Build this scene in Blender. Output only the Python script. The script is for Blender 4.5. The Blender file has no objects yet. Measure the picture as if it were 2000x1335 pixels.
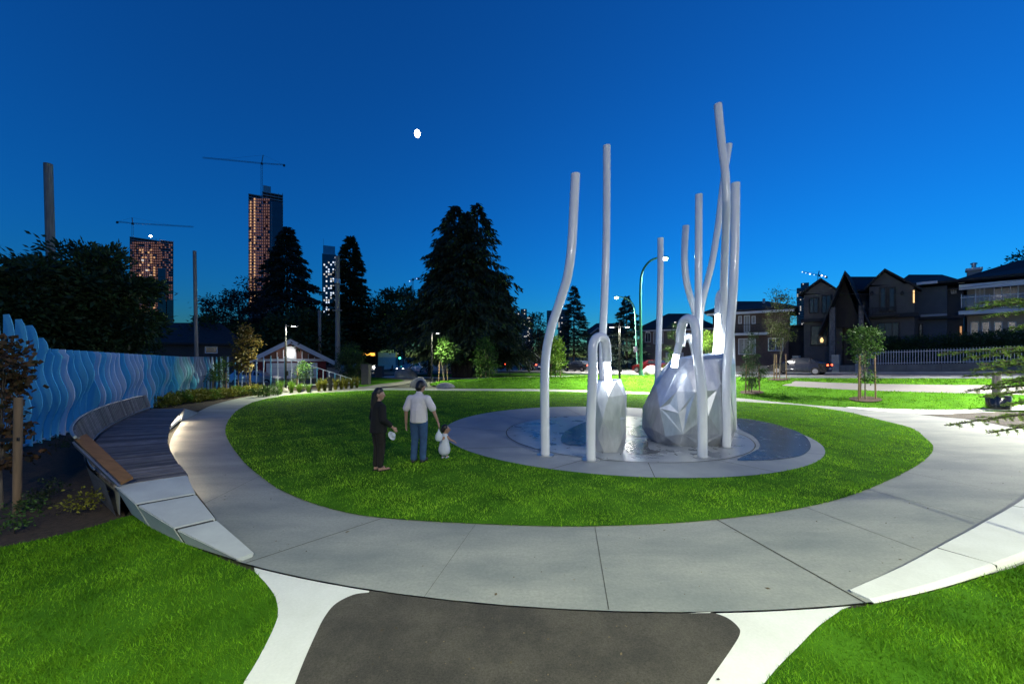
import bpy, bmesh, math, random
import numpy as np
from mathutils import Vector, Matrix, geometry as mgeo

# ---------------------------------------------------------------- camera, sky, exposure
sc = bpy.context.scene
COL = sc.collection
F, CX, HY, H = 778.0, 1000.0, 697.0, 2.3      # focal length in photo pixels, principal column, horizon row, eye height
cam_d = bpy.data.cameras.new('camera')
cam = bpy.data.objects.new('camera', cam_d)
COL.objects.link(cam)
cam.location = (0, 0, H)
cam.rotation_euler = (math.pi / 2, 0, 0)
cam_d.sensor_width = 36.0
cam_d.lens = F / 2000 * 36
cam_d.shift_y = (HY - 667.5) / 2000
cam_d.clip_start, cam_d.clip_end = 0.05, 9000
sc.camera = cam

world = bpy.data.worlds.new('World')
sc.world = world
world.use_nodes = True
wn = world.node_tree
sky = wn.nodes.new('ShaderNodeTexSky')
sky.sky_type = 'NISHITA'
sky.sun_disc = False
sky.sun_elevation = math.radians(1.0)
sky.sun_rotation = math.radians(51)
sky.ozone_density = 6.2
sky.dust_density = 0.0
sky.air_density = 1.0
tint = wn.nodes.new('ShaderNodeMix'); tint.data_type = 'RGBA'; tint.blend_type = 'MULTIPLY'; tint.inputs[0].default_value = 1.0
wn.links.new(sky.outputs[0], tint.inputs[6]); tint.inputs[7].default_value = (0.45, 1.05, 1.0, 1)
wn.links.new(tint.outputs[2], wn.nodes['Background'].inputs[0])
wn.nodes['Background'].inputs[1].default_value = 0.15
vs = sc.view_settings
vs.view_transform = 'Standard'
vs.look = 'None'
vs.gamma = 1.0
vs.use_curve_mapping = False
vs.exposure = 2.0
EX = 2 ** vs.exposure
sc.cycles.use_denoising = True
sc.cycles.max_bounces = 6
sc.cycles.diffuse_bounces = 2
sc.cycles.glossy_bounces = 3
sc.cycles.transmission_bounces = 4
sc.cycles.transparent_max_bounces = 6
sc.cycles.sample_clamp_indirect = 3.0
sc.cycles.caustics_reflective = False
sc.cycles.caustics_refractive = False

rng = np.random.default_rng(7)
random.seed(7)

# ---------------------------------------------------------------- measuring helpers
def P(px, py, d):
    """point seen at photo pixel (px, py), d metres in front of the eye"""
    return Vector(((px - CX) / F * d, d, H - (py - HY) / F * d))

def sstep(a, b, x):
    t = np.clip((x - a) / (b - a), 0, 1)
    return t * t * (3 - 2 * t)

def gz(x, y):
    """height of the ground: level round the plaza, a grass mound behind it, climbing to the road on the right"""
    s = 0.768 * x + 0.64 * y
    u = -0.64 * x + 0.768 * y
    zr = 0.2 + 1.0 * np.exp(-np.clip(u + 1, -12, 400) / 22)
    z = zr * sstep(23.5, 32.0, s) * sstep(-30, -5, x + 0.0 * y + 4)
    z = z + 0.03 * np.clip(s - 44, 0, 30) * sstep(-10, 15, x)
    m = np.exp(-(((x - 5.5) / 11.0) ** 4)) * np.exp(-(((y - 33.2 + 0.12 * x) / 3.9) ** 2))
    return z + 0.62 * m * (1 - 0.6 * sstep(26, 31, s))

def GT(px, py, zo=0.0):
    """ground point under photo pixel (px, py)"""
    rx, rz = (px - CX) / F, -(py - HY) / F
    d, st = 2.0, 0.05
    last = d
    while d < 400:
        if H + rz * d <= float(gz(rx * d, d)) + zo:
            a, b = last, d
            for _ in range(20):
                m = (a + b) / 2
                if H + rz * m <= float(gz(rx * m, m)) + zo: b = m
                else: a = m
            d = b
            break
        last = d
        d += st
        st *= 1.01
    return Vector((rx * d, d, float(gz(rx * d, d)) + zo))

def on(x, y, zo=0.0):
    return Vector((x, y, float(gz(x, y)) + zo))

def spline(pts, n=8, closed=False):
    """Catmull-Rom through the points"""
    pts = [Vector(p) for p in pts]
    m = len(pts)
    out = []
    rngi = range(m if closed else m - 1)
    for i in rngi:
        if closed:
            p0, p1, p2, p3 = pts[(i - 1) % m], pts[i], pts[(i + 1) % m], pts[(i + 2) % m]
        else:
            p1, p2 = pts[i], pts[i + 1]
            p0 = pts[i - 1] if i > 0 else p1 * 2 - p2
            p3 = pts[i + 2] if i + 2 < m else p2 * 2 - p1
        for k in range(n):
            t = k / n
            out.append(0.5 * ((2 * p1) + (p2 - p0) * t + (2 * p0 - 5 * p1 + 4 * p2 - p3) * t * t + (3 * p1 - p0 - 3 * p2 + p3) * t ** 3))
    if not closed:
        out.append(pts[-1].copy())
    return out

# ---------------------------------------------------------------- scene-graph helpers
ORG = {}
def org(o):
    while o is not None:
        if o.name in ORG: return ORG[o.name]
        o = o.parent
    return Vector((0, 0, 0))

def tag(o, label, cat, group=None):
    o['label'] = label
    o['category'] = cat
    if group: o['group'] = group
    return o

def thing(name, label, cat, loc=(0, 0, 0), group=None):
    o = bpy.data.objects.new(name, None)
    COL.objects.link(o)
    o.location = loc
    o.empty_display_size = 0.3
    ORG[o.name] = Vector(loc)
    return tag(o, label, cat, group)

def struct(o, kind='structure'):
    o['kind'] = kind
    return o

def link(name, me, mat=None, parent=None, mats=None):
    o = bpy.data.objects.new(name, me)
    COL.objects.link(o)
    for m in (mats or ([mat] if mat else [])):
        me.materials.append(m)
    if parent is not None:
        o.parent = parent
        off = org(parent)
        if off.length > 0:
            me.transform(Matrix.Translation(-off))
    return o

def copy_tree(root, loc, rz=0.0, label=None, scale=None):
    c = root.copy()
    COL.objects.link(c)
    c.location = loc
    c.rotation_euler = (0, 0, rz)
    if scale: c.scale = (scale,) * 3
    if label: c['label'] = label
    for ch in root.children:
        d = ch.copy(); COL.objects.link(d); d.parent = c
        for g in ch.children:
            e = g.copy(); COL.objects.link(e); e.parent = d
    return c

class MB:
    """collects shapes into one mesh"""
    def __init__(s): s.v, s.f, s.m = [], [], []
    def add(s, vs_, fs, mi=0):
        b = len(s.v)
        s.v += [tuple(v) for v in vs_]
        s.f += [tuple(i + b for i in f) for f in fs]
        s.m += [mi] * len(fs)
        return s
    def box(s, c, size, rz=0.0, mi=0, M=None):
        x, y, z = size[0] / 2, size[1] / 2, size[2] / 2
        vs_ = [Vector((i * x, j * y, k * z)) for k in (-1, 1) for j in (-1, 1) for i in (-1, 1)]
        R = M if M is not None else Matrix.Rotation(rz, 3, 'Z')
        vs_ = [R @ v + Vector(c) for v in vs_]
        return s.add(vs_, [(0, 2, 3, 1), (4, 5, 7, 6), (0, 1, 5, 4), (2, 6, 7, 3), (0, 4, 6, 2), (1, 3, 7, 5)], mi)
    def bar(s, a, b, w, t=None, mi=0):
        a, b = Vector(a), Vector(b)
        t = t or w
        z = (b - a)
        L = z.length
        if L < 1e-6: return s
        q = z.to_track_quat('Z', 'Y').to_matrix()
        return s.box((a + b) / 2, (w, t, L), M=q, mi=mi)
    def prism(s, poly, z0, z1, mi=0):
        n = len(poly)
        vs_ = [(p[0], p[1], z0 if len(p) < 3 else p[2] + z0) for p in poly] + [(p[0], p[1], z1 if len(p) < 3 else p[2] + z1) for p in poly]
        return s.add(vs_, [tuple(range(n - 1, -1, -1)), tuple(range(n, 2 * n))] + [(i, (i + 1) % n, n + (i + 1) % n, n + i) for i in range(n)], mi)
    def slab(s, poly, off, mi=0):
        """extrude a 3-D polygon by the vector off"""
        n = len(poly); off = Vector(off)
        vs_ = [Vector(p) for p in poly] + [Vector(p) + off for p in poly]
        return s.add(vs_, [tuple(range(n - 1, -1, -1)), tuple(range(n, 2 * n))] + [(i, (i + 1) % n, n + (i + 1) % n, n + i) for i in range(n)], mi)
    def tube(s, path, r, n=10, caps=True, mi=0):
        path = [Vector(p) for p in path]
        m = len(path)
        rs = r if isinstance(r, (list, tuple)) else [r] * m
        t0 = (path[1] - path[0]).normalized()
        up = Vector((0, 1, 0)) if abs(t0.y) < 0.9 else Vector((1, 0, 0))
        x = t0.cross(up).normalized()
        vs_ = []
        for i in range(m):
            t = (path[min(i + 1, m - 1)] - path[max(i - 1, 0)])
            t = t.normalized() if t.length > 1e-9 else t0
            x = (x - t * x.dot(t))
            x = x.normalized() if x.length > 1e-6 else t.orthogonal().normalized()
            y = t.cross(x)
            for k in range(n):
                a = 2 * math.pi * k / n
                vs_.append(path[i] + (x * math.cos(a) + y * math.sin(a)) * rs[i])
        fs = [(i * n + k, i * n + (k + 1) % n, (i + 1) * n + (k + 1) % n, (i + 1) * n + k) for i in range(m - 1) for k in range(n)]
        if caps: fs += [tuple(range(n - 1, -1, -1)), tuple((m - 1) * n + k for k in range(n))]
        return s.add(vs_, fs, mi)
    def lathe(s, c, prof, n=16, mi=0):
        """profile [(r, z)...] turned about the vertical through c"""
        c = Vector(c); m = len(prof)
        vs_ = [c + Vector((r * math.cos(2 * math.pi * k / n), r * math.sin(2 * math.pi * k / n), z)) for r, z in prof for k in range(n)]
        fs = [(i * n + k, i * n + (k + 1) % n, (i + 1) * n + (k + 1) % n, (i + 1) * n + k) for i in range(m - 1) for k in range(n)]
        fs += [tuple(range(n - 1, -1, -1)), tuple((m - 1) * n + k for k in range(n))]
        return s.add(vs_, fs, mi)
    def quad(s, a, b, c, d, mi=0): return s.add([a, b, c, d], [(0, 1, 2, 3)], mi)
    def mesh(s, name, smooth=False):
        me = bpy.data.meshes.new(name)
        me.from_pydata(s.v, [], s.f)
        if any(s.m): me.polygons.foreach_set('material_index', s.m)
        if smooth:
            me.polygons.foreach_set('use_smooth', [True] * len(s.f))
            me.set_sharp_from_angle(angle=math.radians(42))
        me.update()
        return me
    def build(s, name, mat, parent=None, smooth=False, mats=None):
        return link(name, s.mesh(name, smooth), mat, parent, mats)

def np_mesh(name, verts, nper):
    """mesh of separate polygons with nper corners each, from an (N*nper, 3) array"""
    verts = np.ascontiguousarray(verts, dtype=np.float32).reshape(-1, 3)
    nv = len(verts); nf = nv // nper
    me = bpy.data.meshes.new(name)
    me.vertices.add(nv); me.loops.add(nv); me.polygons.add(nf)
    me.vertices.foreach_set('co', verts.ravel())
    me.loops.foreach_set('vertex_index', np.arange(nv, dtype=np.int32))
    me.polygons.foreach_set('loop_start', np.arange(0, nv, nper, dtype=np.int32))
    me.polygons.foreach_set('loop_total', np.full(nf, nper, dtype=np.int32))
    me.update(calc_edges=True)
    return me

# ---------------------------------------------------------------- materials
MATS = {}
def pmat(name, c, rough=0.6, metal=0.0, var=0.12, scale=2.0, bump=0.0, bscale=60.0, c2=None, spec=0.5, trans=0.0,
         coat=0.0, emit=None, estr=0.0, stretch=None, detail=6.0, rvar=0.0, island=0.0, alpha=None, ior=None, fine=None, ramp=(0.32, 0.68)):
    if name in MATS: return MATS[name]
    m = bpy.data.materials.new(name)
    m.use_nodes = True
    nt = m.node_tree; N, L = nt.nodes, nt.links
    b = N['Principled BSDF']
    b.inputs['Roughness'].default_value = rough
    b.inputs['Metallic'].default_value = metal
    b.inputs['Specular IOR Level'].default_value = spec
    if coat: b.inputs['Coat Weight'].default_value = coat
    if trans: b.inputs['Transmission Weight'].default_value = trans
    if ior: b.inputs['IOR'].default_value = ior
    if alpha is not None: b.inputs['Alpha'].default_value = alpha
    if emit:
        b.inputs['Emission Color'].default_value = (*emit, 1)
        b.inputs['Emission Strength'].default_value = estr
    geo = N.new('ShaderNodeNewGeometry')
    vec = geo.outputs['Position']
    if stretch:
        mp = N.new('ShaderNodeVectorMath'); mp.operation = 'MULTIPLY'
        mp.inputs[1].default_value = stretch
        L.new(vec, mp.inputs[0]); vec = mp.outputs[0]
    if var or c2:
        n = N.new('ShaderNodeTexNoise')
        n.inputs['Scale'].default_value = scale
        n.inputs['Detail'].default_value = detail
        n.inputs['Roughness'].default_value = 0.62
        L.new(vec, n.inputs['Vector'])
        r = N.new('ShaderNodeValToRGB')
        lo = c2 or tuple(max(0, x * (1 - var)) for x in c)
        hi = c if c2 else tuple(min(1, x * (1 + var)) for x in c)
        r.color_ramp.elements[0].color = (*lo, 1); r.color_ramp.elements[0].position = ramp[0]
        r.color_ramp.elements[1].color = (*hi, 1); r.color_ramp.elements[1].position = ramp[1]
        L.new(n.outputs['Fac'], r.inputs[0])
        out = r.outputs[0]
        if fine:
            nf = N.new('ShaderNodeTexNoise'); nf.inputs['Scale'].default_value = fine[0]; nf.inputs['Detail'].default_value = 4; nf.inputs['Roughness'].default_value = 0.75
            L.new(geo.outputs['Position'], nf.inputs['Vector'])
            mf = N.new('ShaderNodeMapRange'); mf.inputs[1].default_value = 0.3; mf.inputs[2].default_value = 0.7; mf.inputs[3].default_value = 1 - fine[1]; mf.inputs[4].default_value = 1 + fine[1]
            L.new(nf.outputs['Fac'], mf.inputs[0])
            hf = N.new('ShaderNodeHueSaturation'); L.new(mf.outputs[0], hf.inputs['Value']); L.new(out, hf.inputs['Color']); out = hf.outputs[0]
        if rvar:
            mr = N.new('ShaderNodeMapRange')
            mr.inputs[3].default_value = max(0.02, rough - rvar); mr.inputs[4].default_value = min(1, rough + rvar)
            L.new(n.outputs['Fac'], mr.inputs[0]); L.new(mr.outputs[0], b.inputs['Roughness'])
        if island:
            hs = N.new('ShaderNodeHueSaturation')
            m1 = N.new('ShaderNodeMapRange'); m1.inputs[3].default_value = 1 - island; m1.inputs[4].default_value = 1 + island
            L.new(geo.outputs['Random Per Island'], m1.inputs[0])
            L.new(m1.outputs[0], hs.inputs['Value']); L.new(out, hs.inputs['Color'])
            out = hs.outputs[0]
        L.new(out, b.inputs['Base Color'])
    else:
        b.inputs['Base Color'].default_value = (*c, 1)
    if bump:
        n2 = N.new('ShaderNodeTexNoise'); n2.inputs['Scale'].default_value = bscale; n2.inputs['Detail'].default_value = 5
        L.new(vec, n2.inputs['Vector'])
        bp = N.new('ShaderNodeBump'); bp.inputs['Strength'].default_value = min(1, bump); bp.inputs['Distance'].default_value = 0.02
        L.new(n2.outputs['Fac'], bp.inputs['Height']); L.new(bp.outputs[0], b.inputs['Normal'])
    MATS[name] = m
    return m

def leafmat(name, c, c2, scale=0.9, island=0.35, transl=0.25):
    if name in MATS: return MATS[name]
    m = pmat(name, c, rough=0.55, c2=c2, scale=scale, island=island, spec=0.3)
    nt = m.node_tree; N, L = nt.nodes, nt.links
    b = N['Principled BSDF']
    src = b.inputs['Base Color'].links[0].from_socket
    t = N.new('ShaderNodeBsdfTranslucent'); L.new(src, t.inputs[0])
    mx = N.new('ShaderNodeMixShader'); mx.inputs[0].default_value = transl
    L.new(b.outputs[0], mx.inputs[1]); L.new(t.outputs[0], mx.inputs[2])
    L.new(mx.outputs[0], N['Material Output'].inputs[0])
    return m

def glow(name, c, s):
    """something that gives off light; s is the strength as seen in the picture"""
    if name in MATS: return MATS[name]
    m = bpy.data.materials.new(name); m.use_nodes = True
    b = m.node_tree.nodes['Principled BSDF']
    b.inputs['Base Color'].default_value = (*[min(1, x * 0.5) for x in c], 1)
    b.inputs['Emission Color'].default_value = (*c, 1)
    b.inputs['Emission Strength'].default_value = s / EX
    MATS[name] = m
    return m

def lamp(name, loc, power, parent, size=0.25, color=(1, 1, 1), kind='AREA', target=None, spread=None, spot=None):
    ld = bpy.data.lights.new(name, kind)
    ld.energy = power / EX
    ld.color = color
    if kind == 'AREA':
        ld.shape = 'DISK'; ld.size = size
        if spread: ld.spread = spread
    else:
        ld.shadow_soft_size = size
    if kind == 'SPOT':
        ld.spot_size = spot or 1.2; ld.spot_blend = 0.5
    o = bpy.data.objects.new(name, ld)
    COL.objects.link(o)
    if parent is not None:
        o.parent = parent
        o.location = Vector(loc) - org(parent)
    else:
        o.location = loc
    if target is not None:
        o.rotation_euler = (Vector(target) - Vector(loc)).to_track_quat('-Z', 'Y').to_euler()
    return o
# ---------------------------------------------------------------- ground, paving, lawns
M_soil = pmat('soil', (0.045, 0.030, 0.020), 0.95, c2=(0.02, 0.013, 0.009), scale=3, bump=0.8, bscale=40, detail=10)
M_turf = pmat('turf', (0.075, 0.21, 0.012), 0.9, c2=(0.030, 0.10, 0.006), scale=1.3, bump=0.6, bscale=50, spec=0.05)
M_far = pmat('far_ground', (0.05, 0.05, 0.045), 0.9, c2=(0.03, 0.035, 0.025), scale=0.05)
M_conc = pmat('path_concrete', (0.33, 0.34, 0.305), 0.75, c2=(0.22, 0.24, 0.225), scale=0.8, bump=0.10, bscale=90, stretch=(0.55, 1.25, 1), detail=9, rvar=0.12, fine=(28, 0.15), ramp=(0.38, 0.60))
M_conc2 = pmat('plaza_concrete', (0.31, 0.33, 0.34), 0.6, c2=(0.20, 0.22, 0.24), scale=0.8, bump=0.08, bscale=90, detail=9, rvar=0.15)
M_white = pmat('white_concrete', (0.78, 0.79, 0.74), 0.75, c2=(0.68, 0.69, 0.63), scale=1.6, bump=0.10, bscale=60, detail=10, fine=(40, 0.05))
M_asph = pmat('path_asphalt', (0.100, 0.090, 0.070), 0.9, c2=(0.058, 0.053, 0.043), scale=1.6, bump=0.9, bscale=160, detail=10, fine=(75, 0.45), ramp=(0.40, 0.60))
M_road = pmat('road_asphalt', (0.21, 0.20, 0.185), 0.7, c2=(0.15, 0.145, 0.135), scale=0.4, bump=0.2, bscale=60)
M_joint = pmat('joint_filler', (0.05, 0.05, 0.04), 0.9)
M_wet = pmat('wet_concrete', (0.105, 0.110, 0.115), 0.24, c2=(0.06, 0.065, 0.07), scale=2.5, rvar=0.14, bump=0.05, bscale=12, spec=0.22)
M_mulch = pmat('mulch', (0.085, 0.055, 0.036), 0.95, c2=(0.03, 0.02, 0.014), scale=14, bump=1.0, bscale=60, detail=10)

def pix(pts, n=6, closed=True, smooth=True):
    q = [GT(x, y) for x, y in pts]
    q = spline(q, n, closed) if smooth else q
    return [(p.x, p.y) for p in q]

def inside(poly, x, y):
    poly = np.asarray(poly)
    r = np.zeros(x.shape, bool)
    x0, y0 = poly[-1]
    for x1, y1 in poly:
        c = (y1 > y) != (y0 > y)
        with np.errstate(divide='ignore', invalid='ignore'):
            xi = (x0 - x1) * (y - y1) / (y0 - y1) + x1
        r ^= c & (x < xi)
        x0, y0 = x1, y1
    return r

def sheet(name, poly, mat, zo, step=1.5, kind='structure', parent=None):
    """a surface lying on the terrain, with the outline poly"""
    pl = [Vector((p[0], p[1])) for p in poly]
    a = np.array([[p.x, p.y] for p in pl])
    lo, hi = a.min(0), a.max(0)
    gx, gy = np.meshgrid(np.arange(lo[0], hi[0], step), np.arange(lo[1], hi[1], step))
    gx, gy = gx.ravel(), gy.ravel()
    k = inside(a, gx, gy)
    n = len(pl)
    pts = pl + [Vector((x, y)) for x, y in zip(gx[k], gy[k])]
    vs_, es, fs, *_ = mgeo.delaunay_2d_cdt(pts, [(i, (i + 1) % n) for i in range(n)], [], 0, 1e-5)
    vs_ = [(v.x, v.y) for v in vs_]
    va = np.array(vs_)
    cen = np.array([va[list(f)].mean(0) for f in fs])
    keep = inside(a, cen[:, 0], cen[:, 1])
    z = gz(va[:, 0], va[:, 1]) + zo
    fl = []
    for f, kk in zip(fs, keep):
        if not kk: continue
        A, B, C = (va[i] for i in f[:3])
        fl.append(tuple(f) if (B[0] - A[0]) * (C[1] - A[1]) - (B[1] - A[1]) * (C[0] - A[0]) > 0 else tuple(reversed(f)))
    me = bpy.data.meshes.new(name)
    me.from_pydata([(v[0], v[1], zz) for v, zz in zip(vs_, z)], [], fl)
    me.update()
    o = link(name, me, mat, parent)
    if parent is None: struct(o, kind)
    return o

def strip(line, w):
    """outline of a band of width w along a line of (x, y)"""
    L, R = [], []
    for i, p in enumerate(line):
        a, b = Vector(line[max(i - 1, 0)][:2]), Vector(line[min(i + 1, len(line) - 1)][:2])
        t = (b - a).normalized(); n = Vector((-t.y, t.x)) * w / 2
        q = Vector(p[:2])
        L.append(tuple(q + n)); R.append(tuple(q - n))
    return L + R[::-1]

# the ground itself, out to the horizon
def make_ground():
    az = np.linspace(-math.pi, math.pi, 241)[:-1]
    rad = np.concatenate([np.arange(0.5, 60, 0.75), np.geomspace(60, 6000, 40)])
    A, Rr = np.meshgrid(az, rad)
    X, Y = Rr * np.sin(A), Rr * np.cos(A)
    Z = gz(X, np.where(Y > -20, Y, -20)) - 0.07
    n = len(az); vs_ = np.stack([X.ravel(), Y.ravel(), Z.ravel()], 1)
    fs = [(i * n + k, i * n + (k + 1) % n, (i + 1) * n + (k + 1) % n, (i + 1) * n + k) for i in range(len(rad) - 1) for k in range(n)]
    fs.append(tuple(range(n - 1, -1, -1)))
    me = bpy.data.meshes.new('ground'); me.from_pydata(vs_.tolist(), [], fs); me.update()
    return struct(link('ground', me, M_far))
make_ground()

# --- outlines measured in the photograph
LAWN_C = Vector((1.5, 15.9))
lawn_px = [(1160, 1028), (1400, 1015), (1600, 985), (1720, 945), (1800, 903), (1823, 876), (1809, 857), (1777, 835), (1715, 819), (1652, 804), (1557, 791), (1431, 783),
           (1300, 772), (1100, 765), (900, 763), (740, 762), (650, 766), (570, 771), (510, 781), (470, 797), (447, 820), (441, 848), (470, 895), (515, 935), (560, 963), (640, 992), (740, 1011), (950, 1024)]
LAWN = pix(lawn_px)
PLAZA = [(3.28 + 5.44 * math.cos(a), 12.97 + 5.44 * math.sin(a)) for a in np.linspace(0, 2 * math.pi, 97)[:-1]]
INNER = [(3.3 + 3.47 * math.cos(a), 12.06 + 3.47 * math.sin(a)) for a in np.linspace(0, 2 * math.pi, 97)[:-1]]

# ring path: big outline, lawn laid into it
arc = [(1.5 + 12.3 * math.sin(a), 15.9 - 12.3 * math.cos(a)) for a in np.radians(np.linspace(-22, 9.5, 14))] + [(5.5, 4.36), (8.6, 5.65), (12, 7.4), (16, 9.7), (20, 12.6), (20.5, 15.5)]
right_up = pix([(2060, 950), (2090, 860), (2000, 838), (1900, 820), (1795, 809), (1652, 795), (1545, 787), (1431, 776), (1300, 767), (1100, 760.5), (900, 758.5), (760, 757.5), (650, 761), (560, 766), (480, 775), (420, 789), (388, 803)], 5, closed=False)
left_dn = pix([(355, 822), (331, 868), (362, 930), (420, 1010)], 5, closed=False)
RING = arc[:] + right_up[10:] + left_dn
sheet('ring_path', RING, M_conc, 0.0)
lawn = sheet('lawn', LAWN, M_turf, 0.012)
plaza = sheet('plaza', PLAZA, M_conc2, 0.020)
inner = sheet('fountain_pad', INNER, pmat('pad_concrete', (0.36, 0.38, 0.40), 0.30, c2=(0.17, 0.185, 0.205), scale=0.9, rvar=0.2, bump=0.05, bscale=60), 0.024, 1.0)

# wet patches
def puddle(pts, zo): sheet('puddle_water', pix(pts, 6), M_wet, zo, 0.8)
puddle([(1440, 818), (1500, 826), (1560, 845), (1583, 868), (1572, 888), (1530, 898), (1470, 901), (1440, 899), (1478, 880), (1484, 868), (1470, 852), (1445, 838)], 0.028)
puddle([(1100, 848), (1125, 833), (1148, 826), (1148, 866), (1100, 868)], 0.032)
puddle([(1230, 842), (1260, 830), (1272, 840), (1268, 852), (1235, 853)], 0.032)
puddle([(1226, 866), (1262, 862), (1268, 878), (1290, 884), (1250, 890), (1224, 884)], 0.032)

# front asphalt path with white edging
ASPH = pix([(560, 1380), (590, 1300), (615, 1243), (633, 1207), (655, 1180), (690, 1162), (720, 1157.5)], 6, closed=False) + \
       [(1.5 + 12.33 * math.sin(a), 15.9 - 12.33 * math.cos(a)) for a in np.radians(np.linspace(-13.6, 1.3, 12))] + \
       pix([(1388, 1195), (1420, 1207), (1441, 1224), (1445, 1238), (1430, 1265), (1385, 1330), (1340, 1400)], 6, closed=False)
sheet('asphalt_path', ASPH + [(1.0, 1.0), (-1.55, 1.0)], M_asph, 0.008, 0.6)
WL = pix([(498, 1117), (520, 1140), (537, 1165), (543, 1195), (535, 1225), (505, 1285), (478, 1330), (440, 1400)], 6, closed=False)
sheet('path_border', WL + pix([(540, 1400)], 1, False, False) + [(-1.9, 1.0), (-1.5, 1.0)] + ASPH[:38] + [(1.5 + 12.33 * math.sin(a), 15.9 - 12.33 * math.cos(a)) for a in np.radians([-14.5, -16, -17.5, -19, -20.5])], M_white, 0.004, 0.5)
WR = pix([(1645, 1190), (1600, 1222), (1560, 1262), (1520, 1302), (1480, 1350), (1440, 1400)], 6, closed=False)
arcR = [(1.5 + 12.33 * math.sin(a), 15.9 - 12.33 * math.cos(a)) for a in np.radians([7.6, 6.0, 4.5, 3.0, 1.5, 0.0])]
sheet('path_border', [(2.2, 1.0)] + WR[::-1] + arcR + ASPH[-37:] + [(1.0, 1.0)], M_white, 0.0045, 0.5)

# front lawns
LL = pix([(498, 1117), (520, 1140), (537, 1165), (543, 1195), (535, 1225), (505, 1285), (478, 1330), (440, 1400)], 6, closed=False)
LAWN_L = LL + [(-1.9, 1.0), (-9, 1.0), (-9, 4.3)] + pix([(0, 1068), (90, 1050), (180, 1028), (268, 1006), (340, 1050), (460, 1102)], 6, closed=False)
sheet('front_lawn', LAWN_L, M_turf, 0.0, 1.0)
LAWN_R = WR + [(2.2, 1.0), (10, 1.0), (14, 6.4), (12.2, 7.3), (8.7, 5.55)] + pix([(2000, 1103), (1950, 1117), (1850, 1147), (1720, 1178)], 6, closed=False)
sheet('front_lawn', LAWN_R, M_turf, 0.001, 1.0)

# planting beds to the left: behind bench, along the fence
BED = pix([(0, 1068), (90, 1050), (180, 1028), (268, 1006), (330, 1030)], 5, closed=False) + [(-5.2, 5.4), (-8.0, 8.0), (-11.4, 12.8), (-13.2, 16.2)] + \
      pix([(400, 796), (470, 779), (560, 769), (660, 763), (735, 757)], 5, closed=False) + [(-13.5, 36), (-22, 36), (-22, 8), (-9, 4.3)]
sheet('planting_bed', BED, M_mulch, -0.012, 1.2)

# grass beyond the ring path
BACK = right_up[24:-24] if False else pix([(1850, 803), (1652, 795), (1545, 787), (1431, 776), (1300, 767), (1100, 760.5), (900, 758.5), (865, 755), (840, 749), (880, 742)], 5, closed=False) + \
       [(-2.0, 43.0), (7, 39.5), (12, 33.5), (19.4, 27.4), (27, 18.5), (33, 13), (34, 8), (26, 12.5)]
sheet('back_lawn', BACK, M_turf, 0.0, 1.0)
# asphalt walk crossing it on the right, and the white far walk
RW = [on(*p[:2]) for p in (GT(1540, 748), GT(1660, 754), GT(1800, 757.5), GT(1950, 760), GT(2150, 764))]
WALK_R = strip([(p.x, p.y) for p in spline(RW, 6)], 1.7)
sheet('asphalt_walk', WALK_R, M_road, 0.006, 0.8)
sheet('far_walk', strip([(p.x, p.y) for p in spline([on(-15, 47), on(-9.5, 44.6), on(-4, 42.6), on(2, 40.2), on(8.5, 37.2), on(11.5, 34.5)], 8)], 2.6), M_white, 0.010, 0.8)
sheet('verge', [(-13, 49.5), (-3, 45.2), (3, 42.0), (9.5, 38.8), (13, 36.0), (9, 42.5), (2, 48), (-9, 52)], M_turf, 0.003, 1.2)
# walk leading to the crossing on the left and its borders
AW = pix([(560, 768), (640, 761.5), (720, 754), (775, 747), (800, 741.5), (775, 736.5), (740, 733.5)], 8, closed=False)
sheet('asphalt_walk', strip(AW, 3.2), M_road, 0.006, 1.0)
sheet('side_lawn', pix([(700, 755), (740, 750), (790, 743), (760, 739), (720, 737), (690, 745)], 6), M_turf, 0.010, 1.0)

# right-hand corner: asphalt wedge, white edging and the wedge kerb come later
sheet('asphalt_walk', pix([(1800, 809), (1900, 806), (2000, 803), (2120, 800), (2160, 850), (2000, 838), (1900, 820)], 5), M_asph, 0.010, 1.0)
sheet('path_border', pix([(1652, 795), (1760, 799), (1860, 800), (1945, 797), (2010, 789), (2120, 775), (2140, 795), (2000, 803), (1900, 806), (1800, 808.5), (1720, 803)], 5), M_white, 0.014, 1.0)

# streets
RD = [(60, -20), (44, -2.4), (25.9, 20.2), (16.4, 31.6), (6, 44.0), (0.2, 51.0), (-12, 65.4), (-40, 99), (-90, 159)]
def off(line, dx):
    o = []
    for i, p in enumerate(line):
        a, b = Vector(line[max(i - 1, 0)]), Vector(line[min(i + 1, len(line) - 1)])
        t = (b - a).normalized()
        o.append((p[0] + t.y * dx, p[1] - t.x * dx))
    return o
near_k, far_k = off(RD, 0.0), off(RD, 11.5)
def dense(line, n=12):
    out = []
    for a, b in zip(line, line[1:]):
        for k in range(n): out.append((a[0] + (b[0] - a[0]) * k / n, a[1] + (b[1] - a[1]) * k / n))
    return out + [line[-1]]
sheet('road', dense(near_k, 6) + dense(far_k, 6)[::-1], M_road, 0.002, 2.5)
sheet('cross_road', strip(dense([(-70, 52), (-30, 55), (-12, 58), (6, 59)], 6), 9), M_road, 0.006, 2.5)
mid = off(RD, 5.7)
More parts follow.
